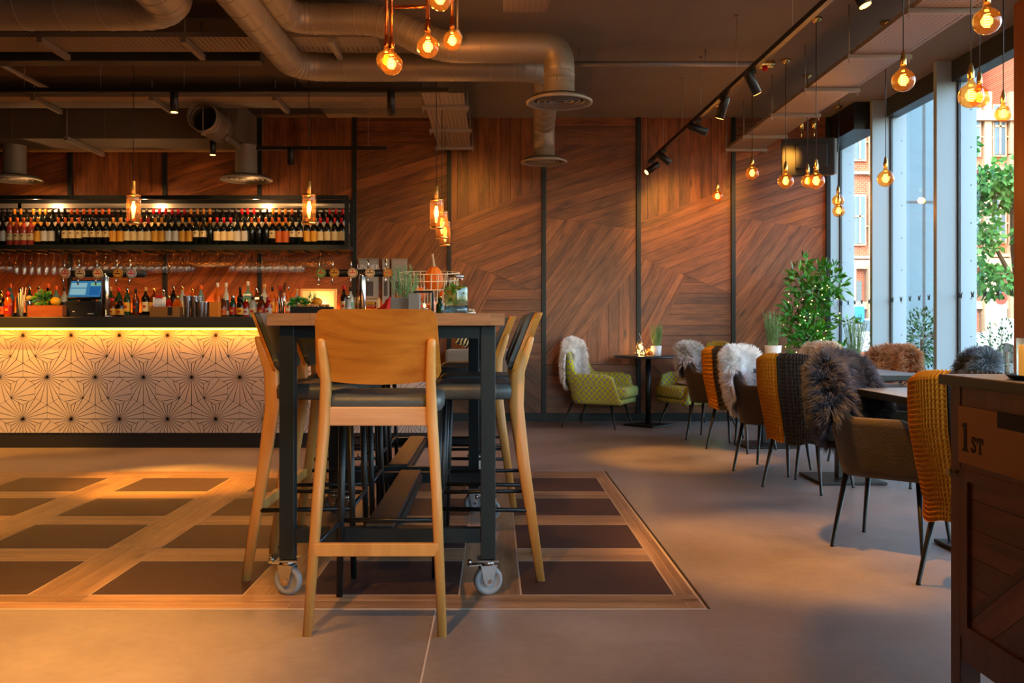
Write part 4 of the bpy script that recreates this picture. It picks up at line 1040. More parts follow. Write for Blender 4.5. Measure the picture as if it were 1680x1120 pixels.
# ================================================================== BAR STOOLS (local: seat faces +y)
def stool(label):
    t = thing('bar_stool', label, 'stool', (0,0,0), 0, 'wooden bar stools around the high tables')
    for s in (-1, 1):
        # rear leg: foot, rail joint, knee, top
        pts = [(s*.229,-.235,0), (s*.205,-.165,.48), (s*.188,-.135,.72), (s*.183,-.142,.86), (s*.190,-.196,1.00)]
        m = MB()
        def ring(p, w, d, n=14):
            x, y, z = p
            return [(x+w/2*math.copysign(abs(cos(a))**.6, cos(a)), y+d/2*math.copysign(abs(sin(a))**.6, sin(a)), z) for a in [2*pi*k/n for k in range(n)]]
        rs = [ring(pts[0], .032, .036), ring(pts[1], .037, .052), ring(pts[2], .039, .062), ring(pts[3], .036, .058), ring((s*.188,-.186,.97), .031, .034), ring(pts[4], .028, .026), ring((s*.191,-.198,1.008), .015, .014)]
        m.loft(rs); m.build('rear_leg', M['oak'], t)
        MB().tube([(s*.195,.205,0), (s*.178,.185,.73)], [.0125,.0145], 14).build('front_leg', M['black'], t)
        MB().tube([(s*.222,-.195,.29), (s*.190,.20,.29)], .0095, 10).build('side_footrest', M['black'], t)
    MB().tube([(-.19,.20,.30), (.19,.20,.30)], .0095, 10).build('front_footrest', M['black'], t)
    MB().box((0,-.205,.285), (.43,.022,.045)).build('rear_footrest', M['oak'], t, bevel=.004)
    MB().box((0,-.135,.735), (.36,.024,.066)).build('seat_rail', M['oakh'], t, bevel=.004)
    MB().box((0,.19,.735), (.36,.018,.03)).build('front_rail', M['black'], t)
    m = MB()
    def sq(w, y0, y1, z, e=.28, n=28):
        out = []
        for k in range(n):
            a = 2*pi*k/n; c_, s_ = cos(a), sin(a)
            out.append((w/2*math.copysign(abs(c_)**e, c_), (y0+y1)/2+(y1-y0)/2*math.copysign(abs(s_)**e, s_), z))
        return out
    m.loft([sq(.40,-.12,.205,.745), sq(.435,-.135,.225,.752), sq(.44,-.135,.228,.785), sq(.425,-.13,.222,.805), sq(.37,-.11,.19,.812)])
    m.build('seat_pad', M['vinyl'], t)
    # curved plywood back: panel bent about the vertical and leaning outwards
    def panel(off0, off1, sc_=1.0, name='backrest', mt=None, bot=.865):
        m = MB(); n = 44; rows_ = []
        zs = [bot+(1.108-bot)*q/6 for q in range(7)]
        for off in (off0, off1):
            g = []
            for z in zs:
                f = (z-.865)/.24; w = (.415+.025*(1-f))*sc_; lean = -.112-.095*f
                r_ = []
                for k in range(n+1):
                    u = -1+2*k/n; x = u*w/2
                    zz_ = z
                    # rounded corners
                    cr = .03; ex = max(0, abs(x)-(w/2-cr)); 
                    if ex > 0:
                        dz = cr-sqrt(max(0, cr*cr-ex*ex)); zz_ = min(max(z, bot+dz), 1.108-dz)
                    lean = -.112-.095*(zz_-.865)/.24
                    r_.append((x, lean-.035*(1-u*u)+.0+off, zz_-(.018*(1-u*u) if z < .88 else 0)))
                g.append(r_)
            rows_.append(g)
        A, B = rows_; nr = len(zs); vs = [p for r in A for p in r]+[p for r in B for p in r]; o_ = nr*(n+1); fs = []
        for j in range(nr-1):
            for k in range(n):
                a = j*(n+1)+k; fs += [(a, a+1, a+n+2, a+n+1), (o_+a, o_+a+n+1, o_+a+n+2, o_+a+1)]
        f2 = []
        for k in range(n):
            f2 += [(k, o_+k, o_+k+1, k+1)]; a = (nr-1)*(n+1)+k; f2 += [(a, a+1, o_+a+1, o_+a)]
        for j in range(nr-1):
            a = j*(n+1); f2 += [(a, a+n+1, o_+a+n+1, o_+a)]; a += n; f2 += [(a, o_+a, o_+a+n+1, a+n+1)]
        m.add(vs, fs, True); m.add(vs, f2, False); o = m.build(name, mt, t); return o
    panel(-.012, .0, 1.0, 'backrest', M['ply'])
    panel(.001, .022, .95, 'back_pad', M['vinyl'], bot=.875)
    return t
st = stool('wooden bar stool at the near end of the table, its back to the camera')
st.location = (-.408, 3.34, 0)
tr = proto_tree(st)
lx_, rx_ = -.792, -.046
ys = [4.0, 4.60, 5.45, 6.05]
on = ['nearest', 'second', 'third', 'farthest']
for i, y in enumerate(ys):
    sh = 0 if i < 2 else -.08
    inst(tr, (lx_+sh, y, 0), -pi/2, '%s wooden bar stool along the bar side of the high tables' % on[i])
    inst(tr, (rx_+sh, y, 0), pi/2, '%s wooden bar stool along the window side of the high tables' % on[i])

# ---- things on the high tables
HT = 1.10
def rosemary(m, c, h, r, n, rnd=random, nl=.022):
    """stems with needles"""
    for k in range(n):
        a = rnd.random()*2*pi; q = rnd.random()**.5*r; L = h*rnd.uniform(.55, 1.0)
        p0 = Vector((c[0]+q*.5*cos(a), c[1]+q*.5*sin(a), c[2])); p1 = Vector((c[0]+q*1.0*cos(a)+rnd.uniform(-.01,.01), c[1]+q*1.0*sin(a), c[2]+L))
        pm = (p0+p1)/2+Vector((rnd.uniform(-.012,.012), rnd.uniform(-.012,.012), 0))
        m.tube([p0, pm, p1], [.0018,.0015,.0008], 4, cap=False)
        nn = int(L/.006)
        for j in range(nn):
            f = .12+.88*j/nn; p = p0.lerp(pm, f*2) if f < .5 else pm.lerp(p1, f*2-1)
            for e in range(2):
                b = rnd.random()*2*pi; d = Vector((cos(b), sin(b), rnd.uniform(.5,1.3))).normalized(); l = nl*rnd.uniform(.7,1.2)*(1-.4*f)
                s_ = d.cross(Vector((0,0,1))).normalized()*.0018
                m.add([p-s_, p+s_, p+d*l], [(0,1,2)])
def rosemary_thing(label, loc, potm, potprof, h, r, n, group=None, square=None, nl=.022, rnd=random):
    t = thing('potted_rosemary', label, 'potted plant', loc, 0, group)
    zt = max(p[1] for p in potprof)
    if square: MB().box((0,0,zt/2), (square, square, zt)).build('planter', potm, t, bevel=.004)
    else: MB().lathe(potprof, n=24).build('pot', potm, t)
    m = MB(); rosemary(m, (0,0,zt-.01), h, r, n, rnd, nl); m.build('foliage', M['rose'], t, recalc=False)
    return t
Y = 4.35
rosemary_thing('grey concrete planter of rosemary on the near high table', (WX(662, Y), Y, HT), M['concretepot'], [(.05,.085)], .175, .085, 22, square=.112, nl=.03)
# candle lanterns
def lantern(label, x, y, w, h):
    t = thing('glass_lantern', label, 'lantern', (x, y, HT))
    m = MB(); q = w/2-.003
    for sx in (-1,1):
        for sy in (-1,1): m.box((sx*q, sy*q, h/2), (.006,.006,h))
        for z in (.003, h-.003): m.box((sx*q,0,z), (.006,w,.006)); m.box((0,sx*q,z), (w,.006,.006))
    m.build('metal_frame', M['steel'], t)
    m = MB()
    for sx in (-1,1): m.box((sx*q,0,h/2), (.002,w-.012,h-.012)); m.box((0,sx*q,h/2), (w-.012,.002,h-.012))
    m.build('glass_panes', M['clear'], t)
    c_ = MB().lathe([(.018,.006),(.018,.035),(.001,.036)], n=14).build('candle', M['white'], t)
    MB().lathe([(.001,.038),(.004,.045),(.001,.058)], n=8).build('flame', emat('flame', (1,.6,.2,1), 20) if 'flame' not in M else M['flame'], c_)
    return t
M['flame'] = emat('flame', (1,.6,.2,1), 22)
o = tag(MB().box((0,0,.05), (.052,.05,.10)).build('grey_tin', M['concretepot'], bevel=.003), 'pale grey square tin between rosemary planter and lantern', 'tin'); o.location = (WX(680, 4.2), 4.2, HT)
lantern('black framed glass lantern with a tea light by the pale tin', WX(696, 4.3), 4.3, .085, .115)
# drink jar
def jar(label, px, y, r, h):
    t = thing('drink_jar', label, 'jar', (WX(px, y), y, HT))
    MB().lathe([(r*.92,.002),(r,.01),(r,h*.66),(r*.9,h*.74),(r*.62,h*.8),(r*.62,h*.98)], n=28, cap=False).build('glass_body', M['clear'], t)
    MB().lathe([(r*.95,h*.24),(r*.95,h*.64),(r*.85,h*.72),(.001,h*.721)], n=24).build('infused_water', glassmat('infused_water', (.80,.86,.55,1), .1, .02, .05, .35, (.75,.85,.45,1)), t)
    MB().lathe([(r*.9,.006),(r*.95,.012),(r*.95,h*.22),(.001,h*.221)], n=24).build('blue_base_water', glassmat('jar_water', lin('#a9d0dc'), .1, .02, .06, .3, lin('#9fcbe0')), t)
    m = leafmesh(60, (0,0,h*.52), (r*.7,r*.7,h*.17), .028, .018); m.build('mint_leaves', M['leafl'], t)
    b = MB()
    for k in range(5):
        a = random.random()*6; b.lathe([(.017,-.002),(.017,.002)], (r*.5*cos(a), r*.5*sin(a)-.004, h*(.35+.08*k)), 14)
    b.build('citrus_slices', mat('citrus', '#d9971c', .5), t)
    MB().lathe([(r*.66,h*.93),(r*.68,h),(r*.3,h*1.01)], n=24).build('lid', M['chrome'], t)
    for k in range(4): pass
    return t
jar('glass drink jar with citrus slices and mint at the table edge', 748, 3.85, .052, .165)
t = thing('green_bottle', 'small dark green bottle beside the drink jar', 'bottle', (WX(722, 4.1), 4.1, HT)); MB().lathe([(.016,0),(.018,.004),(.018,.045),(.008,.06),(.008,.078)], n=14).build('glass_body', SG['green'], t); MB().lathe([(.009,.076),(.009,.086)], n=10).build('cap', M['brass'], t)
t = thing('tumbler_glass', 'clear ribbed tumbler behind the small green bottle', 'glass', (WX(715, 4.5), 4.5, HT)); MB().lathe([(.022,.002),(.026,.09)], n=20, cap=False).build('glass_wall', M['clear'], t)
t = thing('pebble_dish', 'tiny dish of pebbles right of the drink jar', 'dish', (WX(772, 3.9), 3.9, HT)); MB().lathe([(.012,0),(.022,.006),(.023,.010)], n=18).build('dish', M['white'], t)
b = MB()
for k in range(8): b.sphere((random.uniform(-.013,.013), random.uniform(-.013,.013), .014+random.uniform(0,.008)), .007, 7, 5, .7)
b.build('pebbles', mat('pebble', '#b7a285', .7), t)
# wire basket with pumpkins on the far table
Yb = 6.2
t = thing('wire_basket', 'round pale wire basket holding gourds on the far high table', 'basket', (WX(704, Yb), Yb, HT))
m = MB()
for k in range(26):
    a = 2*pi*k/26; m.tube([(.15*cos(a), .12*sin(a), .0), (.205*cos(a), .16*sin(a), .31+.02*sin(a))], .0034, 4, cap=False)
for z, rr in ((.0,.0),(.10,.018),(.20,.036),(.26,.046),(.31,.055)):
    m.tube([((.15+rr)*cos(2*pi*k/36), (.12+rr*.73)*sin(2*pi*k/36), z+.002+.02*sin(2*pi*k/36)*z/.31) for k in range(37)], .0036, 4, cap=False)
m.build('wires', mat('wire_cream', '#d8c7a0', .4, .3), t)
def pumpkin(label, px, y, z, r, sh=0, st_=.0, tall=.9):
    o = thing('pumpkin', label, 'pumpkin', (WX(px, y), y, z))
    m = MB(); n = 40; rings = []
    for j in range(15):
        a = pi*j/14; rr = r*sin(a)**.8*(1-.35*(j/14)*sh); zz_ = r*tall-r*tall*cos(a)
        rings.append([(rr*(1+.06*cos(10*2*pi*k/n))*cos(2*pi*k/n), rr*(1+.06*cos(10*2*pi*k/n))*sin(2*pi*k/n), zz_) for k in range(n)])
    rings[0] = [(.001*cos(2*pi*k/n), .001*sin(2*pi*k/n), 0) for k in range(n)]
    m.loft(rings, cap=True); m.build('rind', M['pumpkin'], o)
    MB().tube([(0,0,2*r*tall-.01),(-.005,0,2*r*tall+st_*.5),(-.012,0,2*r*tall+st_)], [.011,.007,.009], 8).build('stalk', M['stem'], o)
    return o
pumpkin('tall orange gourd with a long pale stalk in the wire basket', 712, Yb, HT+.19, .072, .9, .085, 1.15)
pumpkin('large orange pumpkin low in the wire basket, window side', 712, Yb-.03, HT+.006, .062, 0, .02)
pumpkin('orange pumpkin low in the wire basket behind the rosemary', 686, Yb-.02, HT+.006, .055, 0, .02)
pumpkin('small orange pumpkin at the bar side of the wire basket', 665, Yb, HT+.006, .05, 0, .015)

pumpkin('orange pumpkin in the upper layer of the wire basket next to the tall gourd', 686, Yb, HT+.115, .055, 0, .02)
pumpkin('upper layer orange pumpkin above the red napkin in the wire basket', 661, Yb, HT+.105, .05, 0, .02)
pumpkin('orange pumpkin in the wire basket on the window side below the rim', 733, Yb, HT+.11, .05, 0, .02)
# ================================================================== TUB CHAIRS
class Shell:
    """wrap-around shell; local front is +y"""
    def __init__(s, a, b, L, zb, H, ha, kb=.80, slant=.08, lean=.05, n=3.0, tb=.36, ta=.62, backtaper=.0):
        s.__dict__.update(locals())
    def h(s, t):
        q = min(1, max(0, (abs(t)-s.tb)/(s.ta-s.tb))); q = q*q*(3-2*q)
        drop = .0 if abs(t) < .9 else (abs(t)-.9)/.1*.03
        crown = .018*(1-(t/s.tb)**2) if abs(t) < s.tb else 0
        return s.H+(s.ha-s.H)*q+crown-drop
    def P(s, t, z, off=0):
        a, b = s.a+off, s.b+off; f = (z-s.zb)/(s.H-s.zb); k = s.kb+(1-s.kb)*min(1, max(0, f)*1.6)**.8
        k -= s.backtaper*max(0, f-.45)
        tt = abs(t); sg = 1 if t >= 0 else -1; e = 2/s.n; TA = .70
        if tt <= TA:
            ph = pi/2*tt/TA; x = a*max(0, sin(ph))**e; y = -b*max(0, cos(ph))**e
        else:
            x = a; y = (s.L+s.slant*(1-min(1, (z-s.zb)/(s.ha-s.zb))))*(tt-TA)/(1-TA)
        y = y*(1 if y > 0 else k)
        lean = -s.lean*max(0, f-.2)*(1 if tt < .62 else max(0, 1-(tt-.62)/.2))
        return Vector((sg*x*k, y+lean, z))
    def mesh(s, th=.035, nt=60, nz=10):
        m = MB(); O = []; I = []
        for i in range(nt+1):
            t = -1+2*i/nt; h = s.h(t)
            O.append([s.P(t, s.zb+(h-s.zb)*j/nz) for j in range(nz+1)])
            I.append([s.P(t, s.zb+(h-s.zb)*j/nz, -th) for j in range(nz+1)])
        # smooth closed profile: outer up, rim, inner down
        rings = []
        for i in range(nt+1):
            top = (O[i][-1]+I[i][-1])/2+Vector((0,0,th*.35))
            rings.append(O[i]+[top]+list(reversed(I[i])))
        n = len(rings[0]); vs = [p for r in rings for p in r]; fs = []
        for i in range(nt):
            for j in range(n-1):
                fs.append((i*n+j, (i+1)*n+j, (i+1)*n+j+1, i*n+j+1))
            fs.append((i*n+n-1, (i+1)*n+n-1, (i+1)*n, i*n))
        fs.append(tuple(range(n))); fs.append(tuple(nt*n+j for j in reversed(range(n))))
        m.add(vs, fs, True); return m
    def floorplan(s, z, off=-.01, n=40):
        return [s.P(-1+2*i/n, z, off) for i in range(n+1)]
def seat_slab(sh, z0, z1, off, fr=.0):
    m = MB(); pl = [(p.x, p.y) for p in sh.floorplan(z0, off, 40)]
    y1 = max(p[1] for p in pl)+fr; xl, xr = pl[0][0], pl[-1][0]
    pl = pl[:]; pl[0] = (xl, y1); pl[-1] = (xr, y1)
    cx, cy = 0, sum(p[1] for p in pl)/len(pl)
    def sc_(q, z): return [(cx+(p[0]-cx)*q, cy+(p[1]-cy)*q, z) for p in pl]
    h = z1-z0
    m.loft([sc_(.97, z0), sc_(1, z0+h*.2), sc_(1, z1-h*.25), sc_(.97, z1-h*.07), sc_(.90, z1)]); return m
def legs(t, a, splx, sply, fx, fy, zt, m_, r0=.009, r1=.014):
    for sx in (-1,1):
        for sy in (-1,1):
            top = (sx*a[0], a[1] if sy > 0 else a[2], zt); bot = (sx*fx, fy if sy > 0 else -fy+a[3], 0)
            MB().tube([bot, (bot[0],bot[1],.008), top], [r0*1.2, r0, r1], 12).build('leg', m_, t)
DS = Shell(.255, .25, .19, .35, .835, .615, kb=.82, slant=.07, lean=.06, backtaper=.0)
def dining(label, x, y, ang):
    t = thing('tub_chair', label, 'chair', (0,0,0), 0, 'brown suede tub chairs around the dining tables')
    DS.mesh().build('shell', M['suede'], t)
    seat_slab(DS, .345, .375, -.004).build('seat_base', M['suede'], t)
    seat_slab(DS, .376, .46, -.04, -.01).build('seat_cushion', M['suede'], t)
    legs(t, (.15, .17, -.16, .0), 0, 0, .205, .205, .35, M['black'])
    t.location = (x, y, 0); t.rotation_euler = (0, 0, R(ang-90))
    return t
# ang: direction the seat faces, degrees from +x
CH_ = {
 'A': (1.90, 4.38, -42), 'B': (2.02, 6.66, -40), 'C': (2.04, 5.96, 42), 'D': (2.10, 7.80, 40), 'E': (2.01, 3.70, 42), 'F': (2.05, 8.52, -32),
 'G': (2.86, 7.0, 200), 'H': (2.88, 8.6, 202), 'I': (2.93, 6.05, 166)}
CL = {'A': 'brown suede tub chair under the big dark grey sheepskin', 'B': 'brown suede tub chair under the long white sheepskin', 'C': 'brown suede tub chair with the mustard and charcoal throw, middle table',
      'D': 'brown suede tub chair with a mustard throw, farthest table', 'E': 'tub chair with a mustard throw half behind the wooden cabinet', 'F': 'brown tub chair under the grey-white sheepskin by the lime armchair',
      'G': 'tub chair with the tan sheepskin before the second mullion', 'H': 'tub chair with the cream sheepskin in front of the big leafy plant', 'I': 'tub chair with the slate blue sheepskin behind the cabinet top'}
first = None
for k in 'ABCDEFGHI':
    x, y, a = CH_[k]
    if first is None: first = dining(CL[k], x, y, a); ctr = proto_tree(first)
    else: inst(ctr, (x, y, 0), R(a-90), CL[k])
def chairM(k):
    x, y, a = CH_[k]; return Matrix.Translation((x, y, 0)) @ Matrix.Rotation(R(a-90), 4, 'Z')

# ---- sheepskins and throws, draped over a shell
def drape_pts(sh, t0, t1, zo, zi, nt, nz, oo, oi, zo_fn=None, zi_fn=None):
    """grid over: outer side from zo up to the rim, over and down the inside to zi"""
    G_ = []
    for i in range(nt+1):
        t = t0+(t1-t0)*i/nt; h = sh.h(t); u = i/nt
        z_o = zo_fn(u) if zo_fn else zo; z_i = zi_fn(u) if zi_fn else zi
        z_o = min(z_o, h-.03); z_i = min(z_i, h-.03)
        r_ = []
        for j in range(nz+1): r_.append(sh.P(t, z_o+(h-z_o)*j/nz, oo+.012*(1-j/nz)))
        top = (sh.P(t, h, oo)+sh.P(t, h, -.035-oi))/2+Vector((0,0,.012+max(oo, .01))); r_.append(top)
        for j in range(nz+1): r_.append(sh.P(t, h+(z_i-h)*j/nz, -.037-oi))
        G_.append(r_)
    return G_
def normals(G_):
    ni, nj = len(G_), len(G_[0]); Nn = []
    for i in range(ni):
        r_ = []
        for j in range(nj):
            du = G_[min(i+1, ni-1)][j]-G_[max(i-1, 0)][j]; dv = G_[i][min(j+1, nj-1)]-G_[i][max(j-1, 0)]
            n = du.cross(dv); r_.append(n.normalized() if n.length > 1e-9 else Vector((0,0,1)))
        Nn.append(r_)
    return Nn
FM = {}
def fur_thing(name, label, Mx, G_, root, tip, n, L, wid=.0022, seed=1, cat='sheepskin', droop=.35, curl=.16, flip=1):
    """skin grid plus tapered strands growing from it; Mx places the chair frame in the world"""
    rnd = random.Random(seed)
    o0 = G_[len(G_)//2][len(G_[0])//2]; org = Mx @ o0
    Nn = normals(G_); ni, nj = len(G_), len(G_[0])
    v = []; f = []; uvv = []
    T = Mx.to_3x3()
    def A(p, u): v.append(tuple((T @ (p-o0)))); uvv.append(u); return len(v)-1
    idx = [[A(G_[i][j]+Nn[i][j]*.004*flip, 0) for j in range(nj)] for i in range(ni)]
    idx2 = [[A(G_[i][j]-Nn[i][j]*.004*flip, 0.3) for j in range(nj)] for i in range(ni)]
    for i in range(ni-1):
        for j in range(nj-1):
            f.append((idx[i][j], idx[i+1][j], idx[i+1][j+1], idx[i][j+1])); f.append((idx2[i][j], idx2[i][j+1], idx2[i+1][j+1], idx2[i+1][j]))
    # area weights
    cells = []; W_ = []
    for i in range(ni-1):
        for j in range(nj-1):
            W_.append((G_[i+1][j]-G_[i][j]).length*(G_[i][j+1]-G_[i][j]).length); cells.append((i, j))
    picks = rnd.choices(cells, W_, k=n)
    clump = {}
    for (i, j) in picks:
        a, b = rnd.random(), rnd.random()
        p = G_[i][j]*(1-a)*(1-b)+G_[i+1][j]*a*(1-b)+G_[i][j+1]*(1-a)*b+G_[i+1][j+1]*a*b
        nn = (Nn[i][j]*(1-a)*(1-b)+Nn[i+1][j]*a*(1-b)+Nn[i][j+1]*(1-a)*b+Nn[i+1][j+1]*a*b)*flip
        key = (int(p.x*38), int(p.y*38), int(p.z*38))
        if key not in clump: clump[key] = Vector((rnd.uniform(-1,1), rnd.uniform(-1,1), rnd.uniform(-1,1)))
        edge = i in (0, ni-2) or j in (0, nj-2)
        d = (nn*(1.0 if not edge else .8)+clump[key]*curl+Vector((rnd.uniform(-1,1), rnd.uniform(-1,1), rnd.uniform(-1,1)))*.22+Vector((0,0,-droop*.5)))
        if edge:
            ot = Vector((0,0,0))
            if i == 0: ot += (G_[0][j]-G_[1][j]).normalized()
            if i == ni-2: ot += (G_[-1][j]-G_[-2][j]).normalized()
            if j == 0: ot += (G_[i][0]-G_[i][1]).normalized()
            if j == nj-2: ot += (G_[i][-1]-G_[i][-2]).normalized()
            d += ot*.9
        d.normalize(); l = L*rnd.uniform(.6, 1.15)
        s_ = d.cross(Vector((rnd.uniform(-1,1), rnd.uniform(-1,1), rnd.uniform(-1,1)))).normalized()*wid
        q1 = p+d*l*.5; q2 = p+d*l*.85+Vector((0,0,-droop))*l*.3+clump[key]*l*.12
        u0 = rnd.uniform(-.1, .15)
        i0 = A(p-s_, .0); i1 = A(p+s_, .0); i2 = A(q1+s_*.8, .55+u0); i3 = A(q1-s_*.8, .55+u0); i4 = A(q2, 1)
        f.append((i0, i1, i2, i3)); f.append((i3, i2, i4))
    me = bpy.data.meshes.new(name); me.from_pydata(v, [], f)
    uvl = me.uv_layers.new(name='UVMap')
    arr = [0.0]*(2*len(me.loops)); li = [0]*len(me.loops); me.loops.foreach_get('vertex_index', li)
    for k, vi in enumerate(li): arr[2*k] = .5; arr[2*k+1] = uvv[vi]
    uvl.data.foreach_set('uv', arr)
    key = (root, tip)
    if key not in FM: FM[key] = furmat('wool_%d' % len(FM), root, tip)
    me.materials.append(FM[key]); me.polygons.foreach_set('use_smooth', [True]*len(me.polygons)); me.update()
    o = bpy.data.objects.new(name, me); col.objects.link(o); o.location = org
    return tag(o, label, cat)
def wav(lo, amp, fr, ph=0): return lambda u: lo+amp*sin(fr*u*2*pi+ph)+.5*amp*sin(fr*2.3*u*2*pi+1+ph)
def fur_on(k, label, root, tip, n, t0=-.46, t1=.46, zo=.52, zi=.44, L=.045, seed=3, oo=.022, **kw):
    G_ = drape_pts(DS, t0, t1, zo, zi, 26, 9, oo, .016, lambda u: zo+.10*(2*u-1)**2+.02*sin(9*u), lambda u: zi+.05*(2*u-1)**2)
    return fur_thing('sheepskin', label, chairM(k), G_, root, tip, n, L, seed=seed, **kw)
fur_on('A', 'big dark grey and brown sheepskin over the nearest suede chair back', '#2c2829', '#5e6070', 42000, -.60, .56, .50, .44, .075, 3, wid=.0015, oo=.032)
fur_on('B', 'long white sheepskin over the chair behind the mustard throw', '#f2efe9', '#ffffff', 20000, -.58, .50, .42, .46, .06, 4, wid=.0021)
fur_on('F', 'grey-white sheepskin over the chair next to the lime armchair', '#8d8378', '#e2e0dd', 12000, -.52, .50, .60, .5, .055, 5, wid=.0026)
fur_on('G', 'tan and white sheepskin over the chair before the second mullion', '#8d4a1d', '#e6bd95', 18000, -.6, .6, .62, .42, .06, 6, wid=.002)
fur_on('H', 'cream sheepskin over the chair before the big leafy plant', '#e0c08c', '#f2e9da', 10000, -.5, .5, .6, .5, .05, 7, wid=.0026)
fur_on('I', 'slate blue sheepskin showing over the wooden cabinet top', '#3e4a52', '#8b9ba5', 14000, -.52, .52, .6, .46, .065, 8, wid=.002)
# second skin piece on the seat of A
def seat_fur(label, Mx, cx, cy, rx, ry, z, root, tip, n, L, seed):
    G_ = [[Vector((cx+rx*(-1+2*i/12), cy+ry*(-1+2*j/10), z+.006*sin(i)+.01)) for j in range(11)] for i in range(13)]
    return fur_thing('sheepskin', label, Mx, G_, root, tip, n, L, seed=seed, droop=.1, curl=.5, flip=(1 if normals(G_)[5][5].z > 0 else -1))
seat_fur('brown sheepskin part lying on the seat of the nearest suede chair', chairM('A'), 0.03, .04, .125, .15, .465, '#4a3229', '#94705f', 6000, .035, 21)

def throw(k, label, t0, t1, zo, zi, mt, parts=None, seed=2, name='knitted_throw'):
    """waffle knit: real cell relief on a draped sheet; own thing"""
    dn = {'E': 1.0, 'C': .8, 'D': .5}[k]; nt, nz = 3*int(abs(t1-t0)*125*dn/3), 2*int(88*dn)
    h = DS.h(0)
    G_ = drape_pts(DS, t0, t1, zo, zi, nt, nz//2, .012, .008, lambda u: zo+.010*sin(u*9+seed))
    Nn = normals(G_); Mx = chairM(k); T = Mx.to_3x3(); o0 = G_[len(G_)//2][nz//2]; org = Mx @ o0
    ni, nj = len(G_), len(G_[0]); v = []; f = []
    for s_ in (1, -1):
        for i in range(ni):
            for j in range(nj):
                r_ = (.0035*(1 if (i % 3 == 0 or j % 3 == 0) else -1)) if s_ == 1 else -.008
                v.append(tuple(T @ (G_[i][j]+Nn[i][j]*(r_+.004)-o0)))
    o_ = ni*nj
    for i in range(ni-1):
        for j in range(nj-1):
            a = i*nj+j; f += [(a, a+nj, a+nj+1, a+1), (o_+a, o_+a+1, o_+a+nj+1, o_+a+nj)]
    for i in range(ni-1):
        a = i*nj; f += [(a, o_+a, o_+a+nj, a+nj)]; a += nj-1; f += [(a, a+nj, o_+a+nj, o_+a)]
    for j in range(nj-1):
        f += [(j, j+1, o_+j+1, o_+j)]; a = (ni-1)*nj+j; f += [(a, o_+a, o_+a+1, a+1)]
    me = bpy.data.meshes.new(name); me.from_pydata(v, [], f); me.materials.append(mt); me.update()
    o = bpy.data.objects.new(name, me); col.objects.link(o); o.location = org
    return tag(o, label, 'throw')
throw('C', 'mustard knitted throw on the middle chair back', -.62, -.03, .315, .5, M['yellow'])
throw('C', 'charcoal knitted throw beside the mustard one on the middle chair', -.02, .50, .305, .5, M['darkknit'], seed=4)
throw('D', 'mustard knitted throw on the farthest draped chair', -.62, -.06, .36, .5, M['yellow'])
throw('D', 'charcoal knitted throw hanging beside the farthest mustard one', -.05, .5, .38, .5, M['darkknit'], seed=5)
throw('E', 'largest mustard waffle throw right beside the wooden cabinet', -.66, -.04, .27, .5, M['yellow'], seed=6)
throw('E', 'charcoal throw edge next to the largest mustard throw', -.03, .45, .29, .5, M['darkknit'], seed=7)

# ---- dining tables
def dtable(label, x0, x1, y0, y1, bx, by, H=.74):
    t = thing('dining_table', label, 'table', (bx, by, 0), 0, 'grey topped pedestal dining tables')
    MB().box2((x0-bx, y0-by, H-.034), (x1-bx, y1-by, H-.003)).build('table_edge', M['black'], t)
    MB().box2((x0-bx, y0-by, H-.003), (x1-bx, y1-by, H)).build('tabletop', M['dtable'], t)
    m = MB(); cx, cy = (x0+x1)/2-bx, (y0+y1)/2-by
    m.loft([[(cx+sx*.13, cy+sy*.13, H-.07) for sx, sy in ((-1,-1),(1,-1),(1,1),(-1,1))], [(x0-bx+.03 if sx < 0 else x1-bx-.03, y0-by+.03 if sy < 0 else y1-by-.03, H-.035) for sx, sy in ((-1,-1),(1,-1),(1,1),(-1,1))]], smooth=False)
    m.build('underframe', M['black'], t)
    MB().box((0,0,H/2), (.075,.075,H-.04)).build('pedestal', M['black'], t, bevel=.004)
    MB().box((0,0,.011), (.44,.44,.018)).build('base_plate', M['black'], t, bevel=.004); return t
dtable('grey topped dining table nearest the camera under the dark sheepskin chair', 1.80, 2.72, 3.95, 4.62, 2.35, 4.22)
dtable('grey topped dining table in the middle before the second mullion', 1.90, 2.78, 5.80, 6.72, 2.37, 6.25)
dtable('grey topped dining table farthest back before the leafy plant', 1.93, 2.80, 7.65, 8.55, 2.38, 8.05)
rr = random.Random(5)
rosemary_thing('rosemary in a white pot on the farthest dining table', (WX(1268, 8.1), 8.1, .74), M['white'], [(.055,0),(.062,.004),(.075,.14),(.07,.14),(.065,.12),(.001,.12)], .34, .085, 40, rnd=rr, nl=.03)
rosemary_thing('rosemary in a terracotta pot on the middle dining table', (2.50, 6.35, .74), M['terracotta'], [(.035,0),(.055,.11),(.05,.11),(.001,.10)], .30, .08, 26, rnd=rr, nl=.03)

